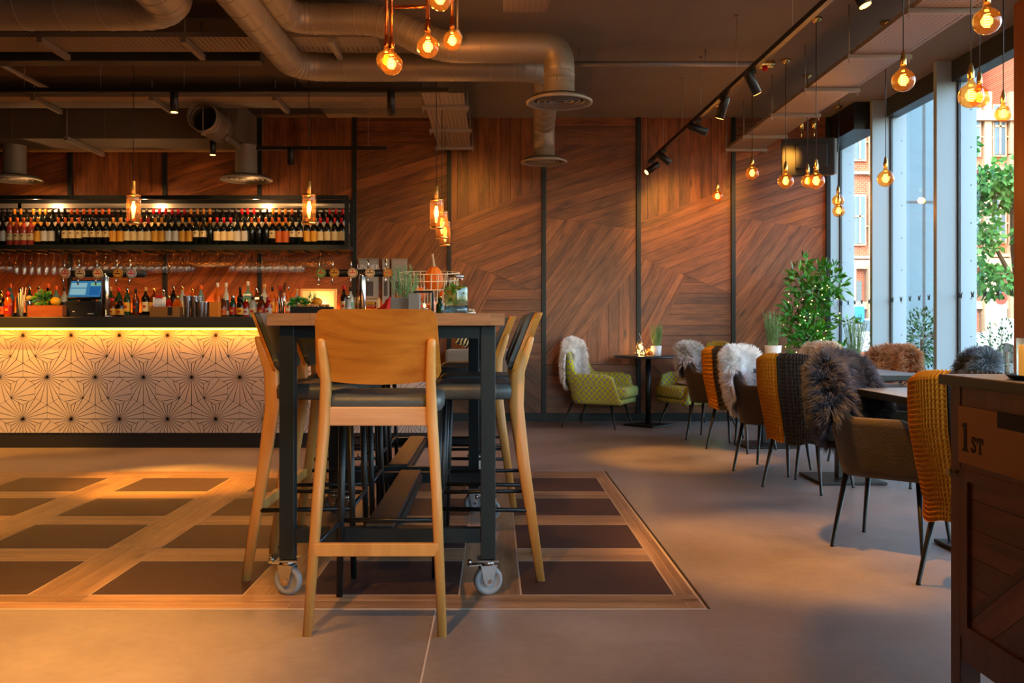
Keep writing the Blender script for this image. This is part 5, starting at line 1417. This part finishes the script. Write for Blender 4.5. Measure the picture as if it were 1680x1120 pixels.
# ---- lounge set by the wall
LSh = Shell(.31, .30, .26, .25, .86, .545, kb=.82, slant=.08, lean=.10, n=2.6, tb=.30, ta=.58, backtaper=.35)
def lounge(label, x, y, ang):
    t = thing('lounge_armchair', label, 'armchair', (0,0,0), 0, 'lime checked armchairs by the round table')
    LSh.mesh(.05).build('shell', M['lime'], t)
    seat_slab(LSh, .25, .31, -.01).build('seat_base', M['lime'], t)
    seat_slab(LSh, .312, .43, -.055, .05).build('seat_cushion', M['lime'], t)
    legs(t, (.2, .22, -.2, .0), 0, 0, .27, .29, .26, M['black'])
    t.location = (x, y, 0); t.rotation_euler = (0,0,R(ang-90)); return t
l1 = lounge('lime checked armchair facing the round table, white sheepskin on its back', 1.08, 9.62, -27)
ltr = proto_tree(l1)
inst(ltr, (2.13, 9.63, 0), R(203-90), 'lime checked armchair half hidden behind the grey-white sheepskin chair')
Mx = Matrix.Translation((1.08, 9.62, 0)) @ Matrix.Rotation(R(-27-90), 4, 'Z')
G_ = drape_pts(LSh, -.42, .40, .42, .46, 24, 9, .025, .03, lambda u: .40+.12*(2*u-1)**2, lambda u: .46+.06*(2*u-1)**2)
fur_thing('sheepskin', 'white sheepskin over the lime armchair left of the round table', Mx, G_, '#efece4', '#ffffff', 16000, .05, wid=.0024, seed=12)
Mk = Matrix.Translation((2.13, 9.63, 0)) @ Matrix.Rotation(R(203-90), 4, 'Z')
seat_fur('pale fluffy sheepskin on the seat of the half hidden lime armchair', Mk, 0, .02, .15, .15, .435, '#c9a88c', '#e2d5c6', 3500, .04, 22)
# striped cushion
def cushion(label, loc, rot, w, h, d, stripes):
    t = thing('scatter_cushion', label, 'cushion', loc); t.rotation_euler = rot
    m = MB(); n = 14
    for s_ in (1, -1):
        vs = []; fs = []
        for i in range(n+1):
            for j in range(n+1):
                u, v_ = -1+2*i/n, -1+2*j/n; th = d/2*((1-u**4)*(1-v_**4))**.5
                vs.append((u*w/2*(1-.06*v_*v_), s_*th, v_*h/2*(1-.06*u*u)))
        for i in range(n):
            for j in range(n): a = i*(n+1)+j; fs.append((a, a+1, a+n+2, a+n+1))
        m.add(vs, fs, True)
    m.build('cover', stripes, t); return t
def stripemat():
    m, nt, out = newmat('zebra_fabric'); L = nt.links.new
    b = N(nt, 'BsdfPrincipled'); L(b.outputs[0], out.inputs[0]); b.inputs['Roughness'].default_value = .8
    tc = N(nt, 'TexCoord'); w = N(nt, 'TexWave'); w.inputs['Scale'].default_value = 9; w.inputs['Distortion'].default_value = 6; w.inputs['Detail'].default_value = 2; w.inputs['Detail Scale'].default_value = 1.2
    L(tc.outputs['Object'], w.inputs['Vector']); cr = N(nt, 'ValToRGB'); e = cr.color_ramp.elements; e[0].position = .52; e[0].color = lin('#101820'); e[1].position = .6; e[1].color = lin('#d8c48a'); L(w.outputs[0], cr.inputs[0]); L(cr.outputs[0], b.inputs['Base Color'])
    return m
M['zebra'] = stripemat()
cushion('black and cream zebra striped cushion in the half hidden lime armchair', (2.17, 9.62, .60), (R(-15), 0, R(203-90)), .34, .30, .12, M['zebra'])
# round table
t = thing('round_table', 'small black round pedestal table between the lime armchairs', 'table', (1.62, 9.66, 0))
MB().lathe([(.355,.716),(.36,.72),(.36,.735),(.355,.74),(.001,.74)], n=48).lathe([(.001,.716),(.355,.716)], n=48, cap=False).build('tabletop', M['dtable'] if 0 else mat('black_laminate', '#2c3134', .3), t)
MB().tube([(0,0,.02),(0,0,.716)], .030, 18).build('column', M['black'], t)
m = MB(); m.M = Matrix.Rotation(R(45), 4, 'Z'); m.box((0,0,.010), (.37,.37,.018)).build('base_plate', M['black'], t, bevel=.004)
rosemary_thing('small rosemary in a white square pot on the round table', (1.70, 9.64, .74), M['white'], [(.045,0),(.05,.005),(.058,.105),(.052,.105),(.001,.09)], .27, .07, 36, rnd=rr, nl=.028)
t = thing('fairy_light_flask', 'clear flask full of warm fairy lights on the round table', 'flask', (1.53, 9.62, .74))
MB().lathe([(.02,.002),(.065,.006),(.06,.05),(.03,.14),(.014,.18),(.013,.22),(.017,.235)], n=22, cap=False).build('glass_body', M['clear'], t)
m = MB()
for k in range(26): a = random.random()*6.28; z = random.uniform(.012,.12); q = .052*(1-z/.16)*random.uniform(.5,1); m.sphere((q*cos(a), q*sin(a), z), .006, 6, 5)
m.build('fairy_lights', emat('fairy_strong', (1,.55,.1,1), 9), t); light_point(t, (0,-.0,.08), 3)
t = thing('pumpkin', 'small glowing orange pumpkin on the round table', 'pumpkin', (1.62, 9.57, .74)); m = MB(); n = 30; rings = []
for j in range(11):
    a = pi*j/10; r_ = max(.001, .034*sin(a)); rings.append([(r_*(1+.08*cos(8*2*pi*k/n))*cos(2*pi*k/n), r_*(1+.08*cos(8*2*pi*k/n))*sin(2*pi*k/n), .027-.027*cos(a)) for k in range(n)])
m.loft(rings); m.build('rind', M['pumpkin'], t); MB().tube([(0,0,.05),(.003,0,.066)], .005, 6).build('stalk', M['stem'], t)
t = thing('tea_light_glass', 'amber tea light glass behind the small pumpkin', 'candle', (1.645, 9.72, .74)); MB().lathe([(.03,.002),(.033,.075)], n=18, cap=False).build('glass', M['amber'], t); MB().lathe([(.001,.01),(.008,.02),(.001,.045)], n=8).build('flame', M['flame'], t)
light_point(t, (0,0,.05), 1.2)
# grey bench with cushion seen below the high table
t = thing('upholstered_bench', 'grey upholstered bench by the walnut wall seen under the high table', 'bench', (-.12, 9.55, 0))
MB().box((0,0,.68), (.78,.46,.26)).build('seat', M['suede2'], t, bevel=.03, seg=3)
MB().box((0,.20,.40), (.74,.03,.22)).box((0,0,.48), (.7,.4,.05)).build('base_rail', M['black'], t)
for sx in (-1,1):
    for sy in (-1,1): MB().tube([(sx*.36,sy*.2,0),(sx*.34,sy*.18,.5)], [.012,.016], 10).build('leg', M['black'], t)
cushion('zebra striped cushion lying on the grey bench', (-.22, 9.60, .93), (R(-12), R(20), R(10)), .36, .26, .13, M['zebra'])

# ================================================================== WOODEN CABINET (right foreground)
CX, CY1, CY0, CT = 1.231, 2.47, 1.2, .92
cab = thing('service_cabinet', 'dark walnut service cabinet with a yellow drawer, cut by the right edge', 'cabinet', (1.7, 1.85, 0))
def cl_(x, y, z): return (x-1.7, y-1.85, z)
MB().box2(cl_(CX-.020, CY0-.03, CT-.028), cl_(2.15, CY1+.03, CT)).build('worktop', M['worktop'], cab, bevel=.004)
m = MB()
m.box2(cl_(CX+.012, CY0, .17), cl_(2.1, CY1-.01, CT-.028)); m.build('carcass', M['walnuto'], cab)
for yy in (CY1-.05, CY0): MB().box2(cl_(CX, yy, 0), cl_(CX+.055, yy+.05, CT-.028)).build('corner_post', M['walnuto'], cab, bevel=.002)
MB().box2(cl_(2.03, CY1-.05, 0), cl_(2.1, CY1, CT-.028)).build('corner_post', M['walnuto'], cab)
MB().box2(cl_(CX+.003, CY0+.05, .17), cl_(CX+.03, CY1-.05, .232)).build('bottom_rail', M['walnuto'], cab)
MB().box2(cl_(CX+.003, CY0+.05, CT-.085), cl_(CX+.03, CY1-.05, CT-.028)).build('top_rail', M['walnuto'], cab)
dr = MB().box2(cl_(CX-.003, CY0+.06, CT-.229), cl_(CX+.011, CY1-.045, CT-.08)).build('drawer', M['drawer'], cab, bevel=.001)
MB().box2(cl_(CX-.0035, 2.07, CT-.118), cl_(CX+.002, 2.235, CT-.0795)).build('finger_cutout', M['blackmatt'], dr)
# lettering 1ST in slab serif polygons
m = MB()
def yz(poly, oy, oz, sx, sz):  # letters run towards the camera
    m.prism([(oy-x*sx-1.85, oz+z*sz) for x, z in poly], CX-.0042-1.7, CX-.003-1.7, 'yz')
yz([(0,0),(.9,0),(.9,.12),(.65,.2),(.65,2.2),(.2,2.15),(0,1.95),(0,1.8),(.25,1.85),(.25,.2),(0,.12)], 2.402, CT-.196, .034, .034)
yz([(0,0),(.42,0),(.42,.06),(.3,.1),(.3,.82),(.46,.78),(.55,.6),(.62,.6),(.6,.95),(-.18,.95),(-.2,.6),(-.13,.6),(-.04,.78),(.12,.82),(.12,.1),(0,.06)], 2.322, CT-.195, .036, .043)
sp_ = [(.46,.72),(.40,.86),(.24,.92),(.1,.84),(.1,.66),(.26,.52),(.42,.38),(.42,.16),(.26,.05),(.1,.1),(.04,.26)]
for a, b in zip(sp_, sp_[1:]):
    dx, dz = b[0]-a[0], b[1]-a[1]; L_ = math.hypot(dx, dz); nx, nz = -dz/L_*.065, dx/L_*.065; ex, ez = dx/L_*.03, dz/L_*.03
    yz([(a[0]+nx-ex, a[1]+nz-ez), (a[0]-nx-ex, a[1]-nz-ez), (b[0]-nx+ex, b[1]-nz+ez), (b[0]+nx+ex, b[1]+nz+ez)], 2.356, CT-.195, .045, .043)
m.build('drawer_lettering', M['blackmatt'], dr)
# door: frame and chevron panel
MB().box2(cl_(CX+.002, CY0+.05, .672), cl_(CX+.03, CY1-.05, .693)).build('middle_rail', M['walnuto'], cab)
y0_, y1_, z0_, z1_ = CY0+.07, CY1-.0505, .23, CT-.245
dd = MB(); fw = .035
dd.box2(cl_(CX, y0_, z0_), cl_(CX+.02, y0_+fw, z1_)).box2(cl_(CX, y1_-fw, z0_), cl_(CX+.02, y1_, z1_)).box2(cl_(CX, y0_+fw, z0_), cl_(CX+.02, y1_-fw, z0_+fw)).box2(cl_(CX, y0_+fw, z1_-.03), cl_(CX+.02, y1_-fw, z1_))
do = dd.build('door', M['walnuto'], cab)
pm = MB(); Pf = lambda p: cl_(CX+.008, p[0], p[1]); yy0, yy1, zz0, zz1 = y0_+fw, y1_-fw, z0_+fw, z1_-.03
zc = .33; ym = yy1-.0
planks(pm, [(yy1, .31), (yy1, zz1), (yy1-.45, zz1)], 0, .075, .002, Pf)
planks(pm, [(yy1-.45, zz1), (yy0, zz1), (yy0, zz0), (yy1, zz0), (yy1, .31)], atan2(-(zz1-.31), .45), .075, .002, Pf)
pm.build('chevron_panel', M['walnutc'], do, recalc=False)
MB().box2(cl_(CX+.009, yy0, zz0), cl_(CX+.012, yy1, zz1)).build('panel_backing', M['blackmatt'], do)
kx = cl_(CX, CY1-.03, .662)
m = MB().tube([kx, (kx[0]-.016, kx[1], kx[2])], .005, 10).tube([(kx[0]-.014, kx[1], kx[2]), (kx[0]-.018, kx[1], kx[2]), (kx[0]-.024, kx[1], kx[2])], [.009,.0125,.011], 18); m.build('brass_knob', M['brasss'], do)
t = thing('serving_tray', 'black round candle tray on the cabinet top', 'tray', (1.335, 2.22, CT)); MB().lathe([(.05,0),(.075,.002),(.085,.012),(.083,.012),(.07,.005),(.001,.005)], n=36).build('dish', M['blackmatt'], t)
t = thing('candle_jar', 'lit wax candle in a glass jar on the black tray', 'candle', (1.325, 2.22, CT+.006))
MB().lathe([(.050,.002),(.052,.006),(.052,.095)], n=32, cap=False).build('glass_jar', M['clear'], t)
wx = mat('candle_wax', '#e8b45a', .5, emit=(1,.42,.06,1), es=.5); MB().lathe([(.046,.004),(.047,.006),(.047,.078),(.001,.079)], n=30).build('wax', wx, t)  # emission in the wax imitates the flame shining through it
MB().lathe([(.001,.088),(.005,.094),(.004,.104),(.001,.114)], n=10).build('flame', M['flame'], t); light_point(t, (0,0,.13), 1.5, r=.01)
t = thing('potted_rosemary', 'sprig of rosemary behind the candle at the right edge', 'potted plant', (1.46, 2.40, CT)); MB().lathe([(.03,0),(.04,.06),(.001,.06)], n=18).build('pot', M['white'], t)
m = MB(); rosemary(m, (0,0,.055), .10, .06, 12, rr, .02); m.build('foliage', M['rose'], t, recalc=False)

# ================================================================== PLANTS
t = thing('bay_tree', 'large leafy potted bay tree strung with fairy lights in the corner', 'potted plant', (3.22, 9.35, 0))
MB().lathe([(.15,0),(.16,.01),(.2,.38),(.18,.38),(.001,.35)], n=28).build('pot', M['concretepot'], t)
rr2 = random.Random(11); m = MB(); ctrs = []
for k in range(26):
    a = rr2.random()*6.28; q = rr2.uniform(.05,.27); z = rr2.uniform(.7, 1.62); q *= 1.15-(z-.7)*.65
    p = (q*cos(a)*1.15+.03, q*sin(a)*.8-.02, z); ctrs.append(p); m.tube([(0,0,.35), (p[0]*.4, p[1]*.4, .35+(z-.35)*.55), p], [.008,.005,.003], 5)
m.build('branches', M['branch'], t)
big = MB(); big2 = MB()
for k, p in enumerate(ctrs):
    q = leafmesh(46, p, (.13,.12,.13), .105, .036, rr2, up=.35); (big if k % 3 else big2).add(q.v, q.f, True)
q = leafmesh(10, (-.06,-.05,1.72), (.05,.04,.05), .09, .03, rr2, up=1.2); big.add(q.v, q.f, True)
q = leafmesh(26, (.36,-.05,1.1), (.11,.05,.05), .10, .036, rr2); big2.add(q.v, q.f, True)
big.build('foliage', M['leafd'], t, recalc=False); big2.build('light_foliage', M['leafl'], t, recalc=False)
m = MB()
for k in range(34):
    a = -rr2.random()*pi; z = rr2.uniform(.65,1.5); q = .34-(z-.7)*.14; m.sphere((q*cos(a)+.02, q*sin(a)*.85, z), .0045, 6, 4)
m.build('fairy_lights', M['fairy'], t)
M['hedge'] = mat('hedge_leaf', '#2f5a2c', .5, var=.3, vscale=6)
def outplant(name, label, x, y, z0, z1, rx_, ry_, n, l, w_, mt, pot=True, grp=None):
    t = thing(name, label, 'plant', (x, y, 0)); hz = (z1-z0)/2
    MB().box((0,0,.2), (rx_*1.6, ry_*1.6, .4)).build('planter', M['greyframe'], t)
    MB().tube([(0,0,.4),(0,0,z0+hz)], .02, 6).build('stem', M['branch'], t)
    leafmesh(n, (0,0,z0+hz), (rx_,ry_,hz), l, w_, rr2).build('foliage', mt, t, recalc=False); return t
outplant('planter_shrub', 'dark round shrub in a planter outside the second pane', 4.95, 10.6, .55, 1.25, .24, .3, 900, .06, .022, M['hedge'])
outplant('planter_shrub', 'slender pale shrub outside the second pane beside the round one', 5.05, 10.0, .5, 1.45, .12, .15, 800, .035, .010, mat('pale_leaf', '#6f8f78', .5))
outplant('planter_shrub', 'small dark shrub outside the third pane behind the slate sheepskin', 4.9, 8.75, .5, 1.12, .3, .25, 500, .05, .02, M['hedge'])
outplant('planter_shrub', 'thin shrub outside the first pane next to the white sheepskin', 4.55, 10.9, .4, 1.1, .12, .15, 300, .05, .012, M['hedge'])

# ================================================================== STREET OUTSIDE
M['brick'] = None
def brickmat():
    m, nt, out = newmat('red_brick'); L = nt.links.new
    b = N(nt, 'BsdfPrincipled'); L(b.outputs[0], out.inputs[0]); b.inputs['Roughness'].default_value = .85
    tc = N(nt, 'TexCoord'); mp = N(nt, 'Mapping'); mp.inputs['Rotation'].default_value = (pi/2, 0, 0); L(tc.outputs['Object'], mp.inputs[0])
    br = N(nt, 'TexBrick'); br.inputs['Scale'].default_value = 3; br.inputs['Color1'].default_value = lin('#b0522c'); br.inputs['Color2'].default_value = lin('#c4683c'); br.inputs['Mortar'].default_value = lin('#c9a892')
    L(mp.outputs[0], br.inputs['Vector']); L(br.outputs[0], b.inputs['Base Color']); return m
M['brick'] = brickmat()
M['stone'] = mat('pale_stone', '#bd9f80', .8, var=.06, vscale=1)
M['bluepanel'] = mat('blue_grey_stone', '#66828f', .6, var=.05, vscale=2)
M['pane_dark'] = mat('facade_glass', '#5c707c', .15)
st_g = struct(MB().box2((-40, -60, -.35), (90, 90, -.12)).build('floor_pavement', mat('asphalt', '#454442', .9, var=.1, vscale=2)))
MB().box2((4.2, -9, -.12), (9.5, 24, -.02)).build('pavement', mat('paving', '#655c52', .8), st_g)
t = thing('stone_pier', 'tall blue-grey stone pier with thin joints outside the second pane', 'pillar', (6.6, 14.6, 0))
MB().box((0,-.42,5.4), (1.4,.36,11)).build('shaft', M['bluepanel'], t)
m = MB()
for z in (.9, 2.95, 5.0, 7.05): m.box((0,-.602,z), (1.4,.006,.04))
m.box((-.03,-.602,5.4), (.04,.006,11)); m.build('joints', M['greyframe'], t)
def facade(label, x0, x1, y, H, nx, nf, mt, d=8):
    t = thing('street_building', label, 'building', ((x0+x1)/2, y, -.12)); w = x1-x0
    MB().box((0, d/2, H/2), (w, d, H)).build('wall', mt, t)
    fh = 3.4; m = MB(); g = MB()
    m.box((0,-.12,H-.2), (w+.4,.5,.4)); 
    for f_ in range(nf):
        z = 4.2+f_*fh
        if z > H-1: break
        m.box((0,-.1,z-.25), (w+.1,.25,.12)); m.box((0,-.06,z+1.0), (w,.14,.05))
        for i in range(nx):
            x = -w/2+w*(i+.5)/nx
            ww = w/nx*.42
            m.box((x,-.06,z+1.25), (ww+.12,.16,2.05)); g.box((x,-.13,z+1.25), (ww,.06,1.9)); m.box((x,-.17,z+1.25), (.07,.05,1.9)); m.box((x,-.17,z+1.4), (ww,.05,.07))
            m.lathe([(ww/2+.2,-.1),(ww/2+.2,.1)], (0,0,0), 4) if False else None
        for i in range(nx+1):
            m.box((-w/2+w*i/nx, -.12, z+1.2), (.28,.24,fh-.3))
    m.box((0,-.15,2.0), (w,.3,.3)); m.box((0,-.12,3.65), (w+.1,.4,.35))
    for i in range(nx+1): m.box((-w/2+w*i/nx, -.2, 1.8), (.5,.5,3.6))
    for i in range(nx): g.box((-w/2+w*(i+.5)/nx, -.05, 1.7), (w/nx-.8,.1,2.6))
    m.build('stone_trim', M['stone'], t); g.build('window_glass', M['pane_dark'], t); return t
facade('red brick building with stone bands seen through the first pane', 12.2, 18.2, 37, 17, 6, 4, M['brick'])
facade('red brick building lower part seen through the third pane', 18.3, 20.3, 36, 9.6, 2, 2, M['brick'])
facade('tall red brick gabled tower at the right of the third pane', 20.4, 27, 35, 15.5, 5, 4, M['brick'])
facade('pale stone building behind the brick ones under the sky', 19.5, 26, 58, 17.6, 6, 4, M['stone'])
# tree
t = thing('street_tree', 'leafy green street tree outside the third pane', 'tree', (8.15, 14.6, -.1))
MB().tube([(0.25,0,0),(.28,0,1.2),(.2,.1,2.4),(.1,0,3.6)], [.09,.08,.06,.03], 10).tube([(.28,0,1.6),(-.1,0,2.3),(-.3,0,2.7)], [.05,.03,.015], 7).tube([(.28,0,1.9),(.7,0,2.6)], [.05,.02], 7).build('trunk', M['branch'], t)
mm = MB(); m2 = MB()
for k in range(34):
    c_ = (rr2.uniform(-.55,.9), rr2.uniform(-.5,.6), rr2.uniform(1.5,4.1)); q = leafmesh(75, c_, (.27,.27,.18), .11, .085, rr2, up=-.2); (mm if k % 3 else m2).add(q.v, q.f, True)
mm.build('foliage', mat('tree_leaf', '#4c8a3c', .5, var=.3, vscale=4), t, recalc=False); m2.build('light_foliage', mat('tree_leaf_light', '#74a854', .5, var=.2, vscale=4), t, recalc=False)
t = thing('street_sign', 'blue parking sign on a post seen through the first pane', 'sign', (WX(1409, 30), 30, -.1)); MB().tube([(0,0,0),(0,0,2.0)], .04, 8).build('post', M['galv'], t); MB().box((0,-.05,1.55), (.32,.03,.5)).build('sign_panel', mat('sign_blue', '#2f8fd0', .5), t)
t = thing('street_sign', 'white sign with a red disc outside the third pane', 'sign', (WX(1634, 24), 24, -.1)); MB().tube([(-.15,0,0),(-.15,0,2.0)], .03, 8).tube([(.15,0,0),(.15,0,2.0)], .03, 8).build('post', M['galv'], t)
MB().box((0,-.05,1.5), (.5,.03,.45)).build('sign_panel', mat('sign_pale', '#b8dbe8', .5), t); MB().tube([(0.1,-.05,1.86),(0.1,-.07,1.86)], .15, 20).build('red_disc', mat('sign_red', '#c9402c', .5), t)
def car(label, x, y, c):
    t = thing('parked_car', label, 'car', (x, y, -.12)); mc = mat('car_paint_'+c[1:], c, .25)
    m = MB(); prof = [(-2.1,.3),(-2.1,.75),(-1.9,.9),(-1.1,.98),(-.5,1.42),(.9,1.42),(1.6,1.0),(2.1,.9),(2.15,.3)]; m.prism(prof, -.85, .85, 'xz'); m.build('body', mc, t, bevel=.05)
    m = MB(); m.prism([(-.95,1.0),(-.45,1.37),(.85,1.37),(1.4,1.0)], -.86, .86, 'xz'); m.build('window_band', M['pane_dark'], t)
    for sx in (-1.3,1.35):
        for sy in (-1,1): MB().tube([(sx,sy*.88,.32),(sx,sy*.70,.32)], .32, 20).build('wheel', M['blackmatt'], t)
    return t
car('silver car parked across the street in the first pane', 12.2, 31.5, '#b8bcc0'); car('white car parked across the street in the third pane', 17.6, 30, '#e6e6e2')

# ================================================================== LIGHT, WORLD, CAMERA
pf = bpy.data.lights.new('window_portal', 'AREA'); pf.shape = 'RECTANGLE'; pf.size = 2.8; pf.size_y = 2.7; pf.cycles.is_portal = True
pq = bpy.data.objects.new('window_portal', pf); col.objects.link(pq); pq.location = (2.6, YB-.2, 1.65); pq.rotation_euler = (R(90), 0, 0)
w = bpy.data.worlds.new('World'); sc.world = w; w.use_nodes = True; nt = w.node_tree; nt.nodes.clear()
out = nt.nodes.new('ShaderNodeOutputWorld'); bg = nt.nodes.new('ShaderNodeBackground'); sk = nt.nodes.new('ShaderNodeTexSky')
sk.sky_type = 'NISHITA'; sk.sun_disc = False; sk.sun_elevation = R(38); sk.sun_rotation = R(200); sk.altitude = 50; sk.air_density = 1.2; sk.dust_density = 1.5
nt.links.new(sk.outputs[0], bg.inputs[0]); nt.links.new(bg.outputs[0], out.inputs[0]); bg.inputs[1].default_value = 1.55
sd = bpy.data.lights.new('sun', 'SUN'); sd.energy = 1.5; sd.angle = R(.6); sd.color = (1, .93, .82)
so = bpy.data.objects.new('sun', sd); col.objects.link(so); so.rotation_euler = Vector((.86, .42, -.5)).to_track_quat('-Z', 'Y').to_euler()
pt = bpy.data.lights.new('window_portal', 'AREA'); pt.shape = 'RECTANGLE'; pt.size = 12.9; pt.size_y = 3.1; pt.cycles.is_portal = True
po = bpy.data.objects.new('window_portal', pt); col.objects.link(po); po.location = (4.23, 4.4, 1.62); po.rotation_euler = (R(90), 0, R(90))
def sl_(x, y, z, e, aim=(0,0,-1), cone=70, c=(1, .38, .06), blend=.75):
    ld = bpy.data.lights.new('ceiling_spot', 'SPOT'); ld.energy = e; ld.color = c; ld.spot_size = R(cone); ld.spot_blend = blend; ld.shadow_soft_size = .05
    lo = bpy.data.objects.new('ceiling_spot', ld); col.objects.link(lo); lo.location = (x, y, z); lo.rotation_euler = Vector(aim).to_track_quat('-Z', 'Y').to_euler()
LIGHTS = [(-1.9, 2.2, 2.9, 850, (0,.15,-1), 58), (-.9, 1.2, 2.9, 260, (.15,.8,-1), 50), (-2.2, 5.9, 2.9, 1300, (0,.10,-1), 32), (-3.6, 4.4, 2.9, 500, (0,.1,-1), 46), (1.1, 4.0, 2.85, 360, (.1,.1,-1), 40),
          (1.2, 7.3, 2.85, 380, (.1,0,-1), 34), (-4.6, 6.2, 2.9, 550, (.1,1,-1.25), 44), (2.0, 3.0, 2.8, 60, (.1,.1,-1), 50), (2.6, 3.2, 2.85, 90, (-.1,.5,-1), 60), (1.9, 8.6, 2.8, 80, (.1,1,-.45), 50),
          (2.9, 8.9, 2.8, 60, (.1,1,-.45), 60), (-.3, 8.6, 2.8, 30, (0,1,-.5), 70), (-.4, 5.4, 2.9, 120, (0,0,-1), 60),
          (-4.3, 7.4, 2.93, 130, (0,2.2,-1.1), 40), (-2.4, 7.4, 2.93, 130, (0,2.2,-1.1), 40), (-3.3, 7.4, 2.93, 90, (0,1.6,-1.6), 60)]
for a in LIGHTS: sl_(*a, c=((1, .52, .18) if a[1] == 7.4 else (1, .42, .055)))
cd = bpy.data.cameras.new('camera'); co = bpy.data.objects.new('camera', cd); col.objects.link(co)
co.location = (0, 0, CH); co.rotation_euler = (pi/2, 0, 0); cd.sensor_width = 36; cd.lens = 36*F/1680
cd.shift_x = (840-VX)/1680; cd.shift_y = -(560-VY)/1680; cd.clip_start = .05; cd.clip_end = 300
sc.camera = co
sc.view_settings.view_transform = 'Standard'; sc.view_settings.look = 'None'; sc.view_settings.gamma = 1; sc.view_settings.use_curve_mapping = False; sc.view_settings.exposure = 0.25
cy = sc.cycles; cy.max_bounces = 8; cy.diffuse_bounces = 4; cy.glossy_bounces = 3; cy.transparent_max_bounces = 24; cy.transmission_bounces = 4
cy.sample_clamp_indirect = 4; cy.use_denoising = True; cy.caustics_reflective = False; cy.caustics_refractive = False
cy.use_adaptive_sampling = True; cy.adaptive_threshold = .03
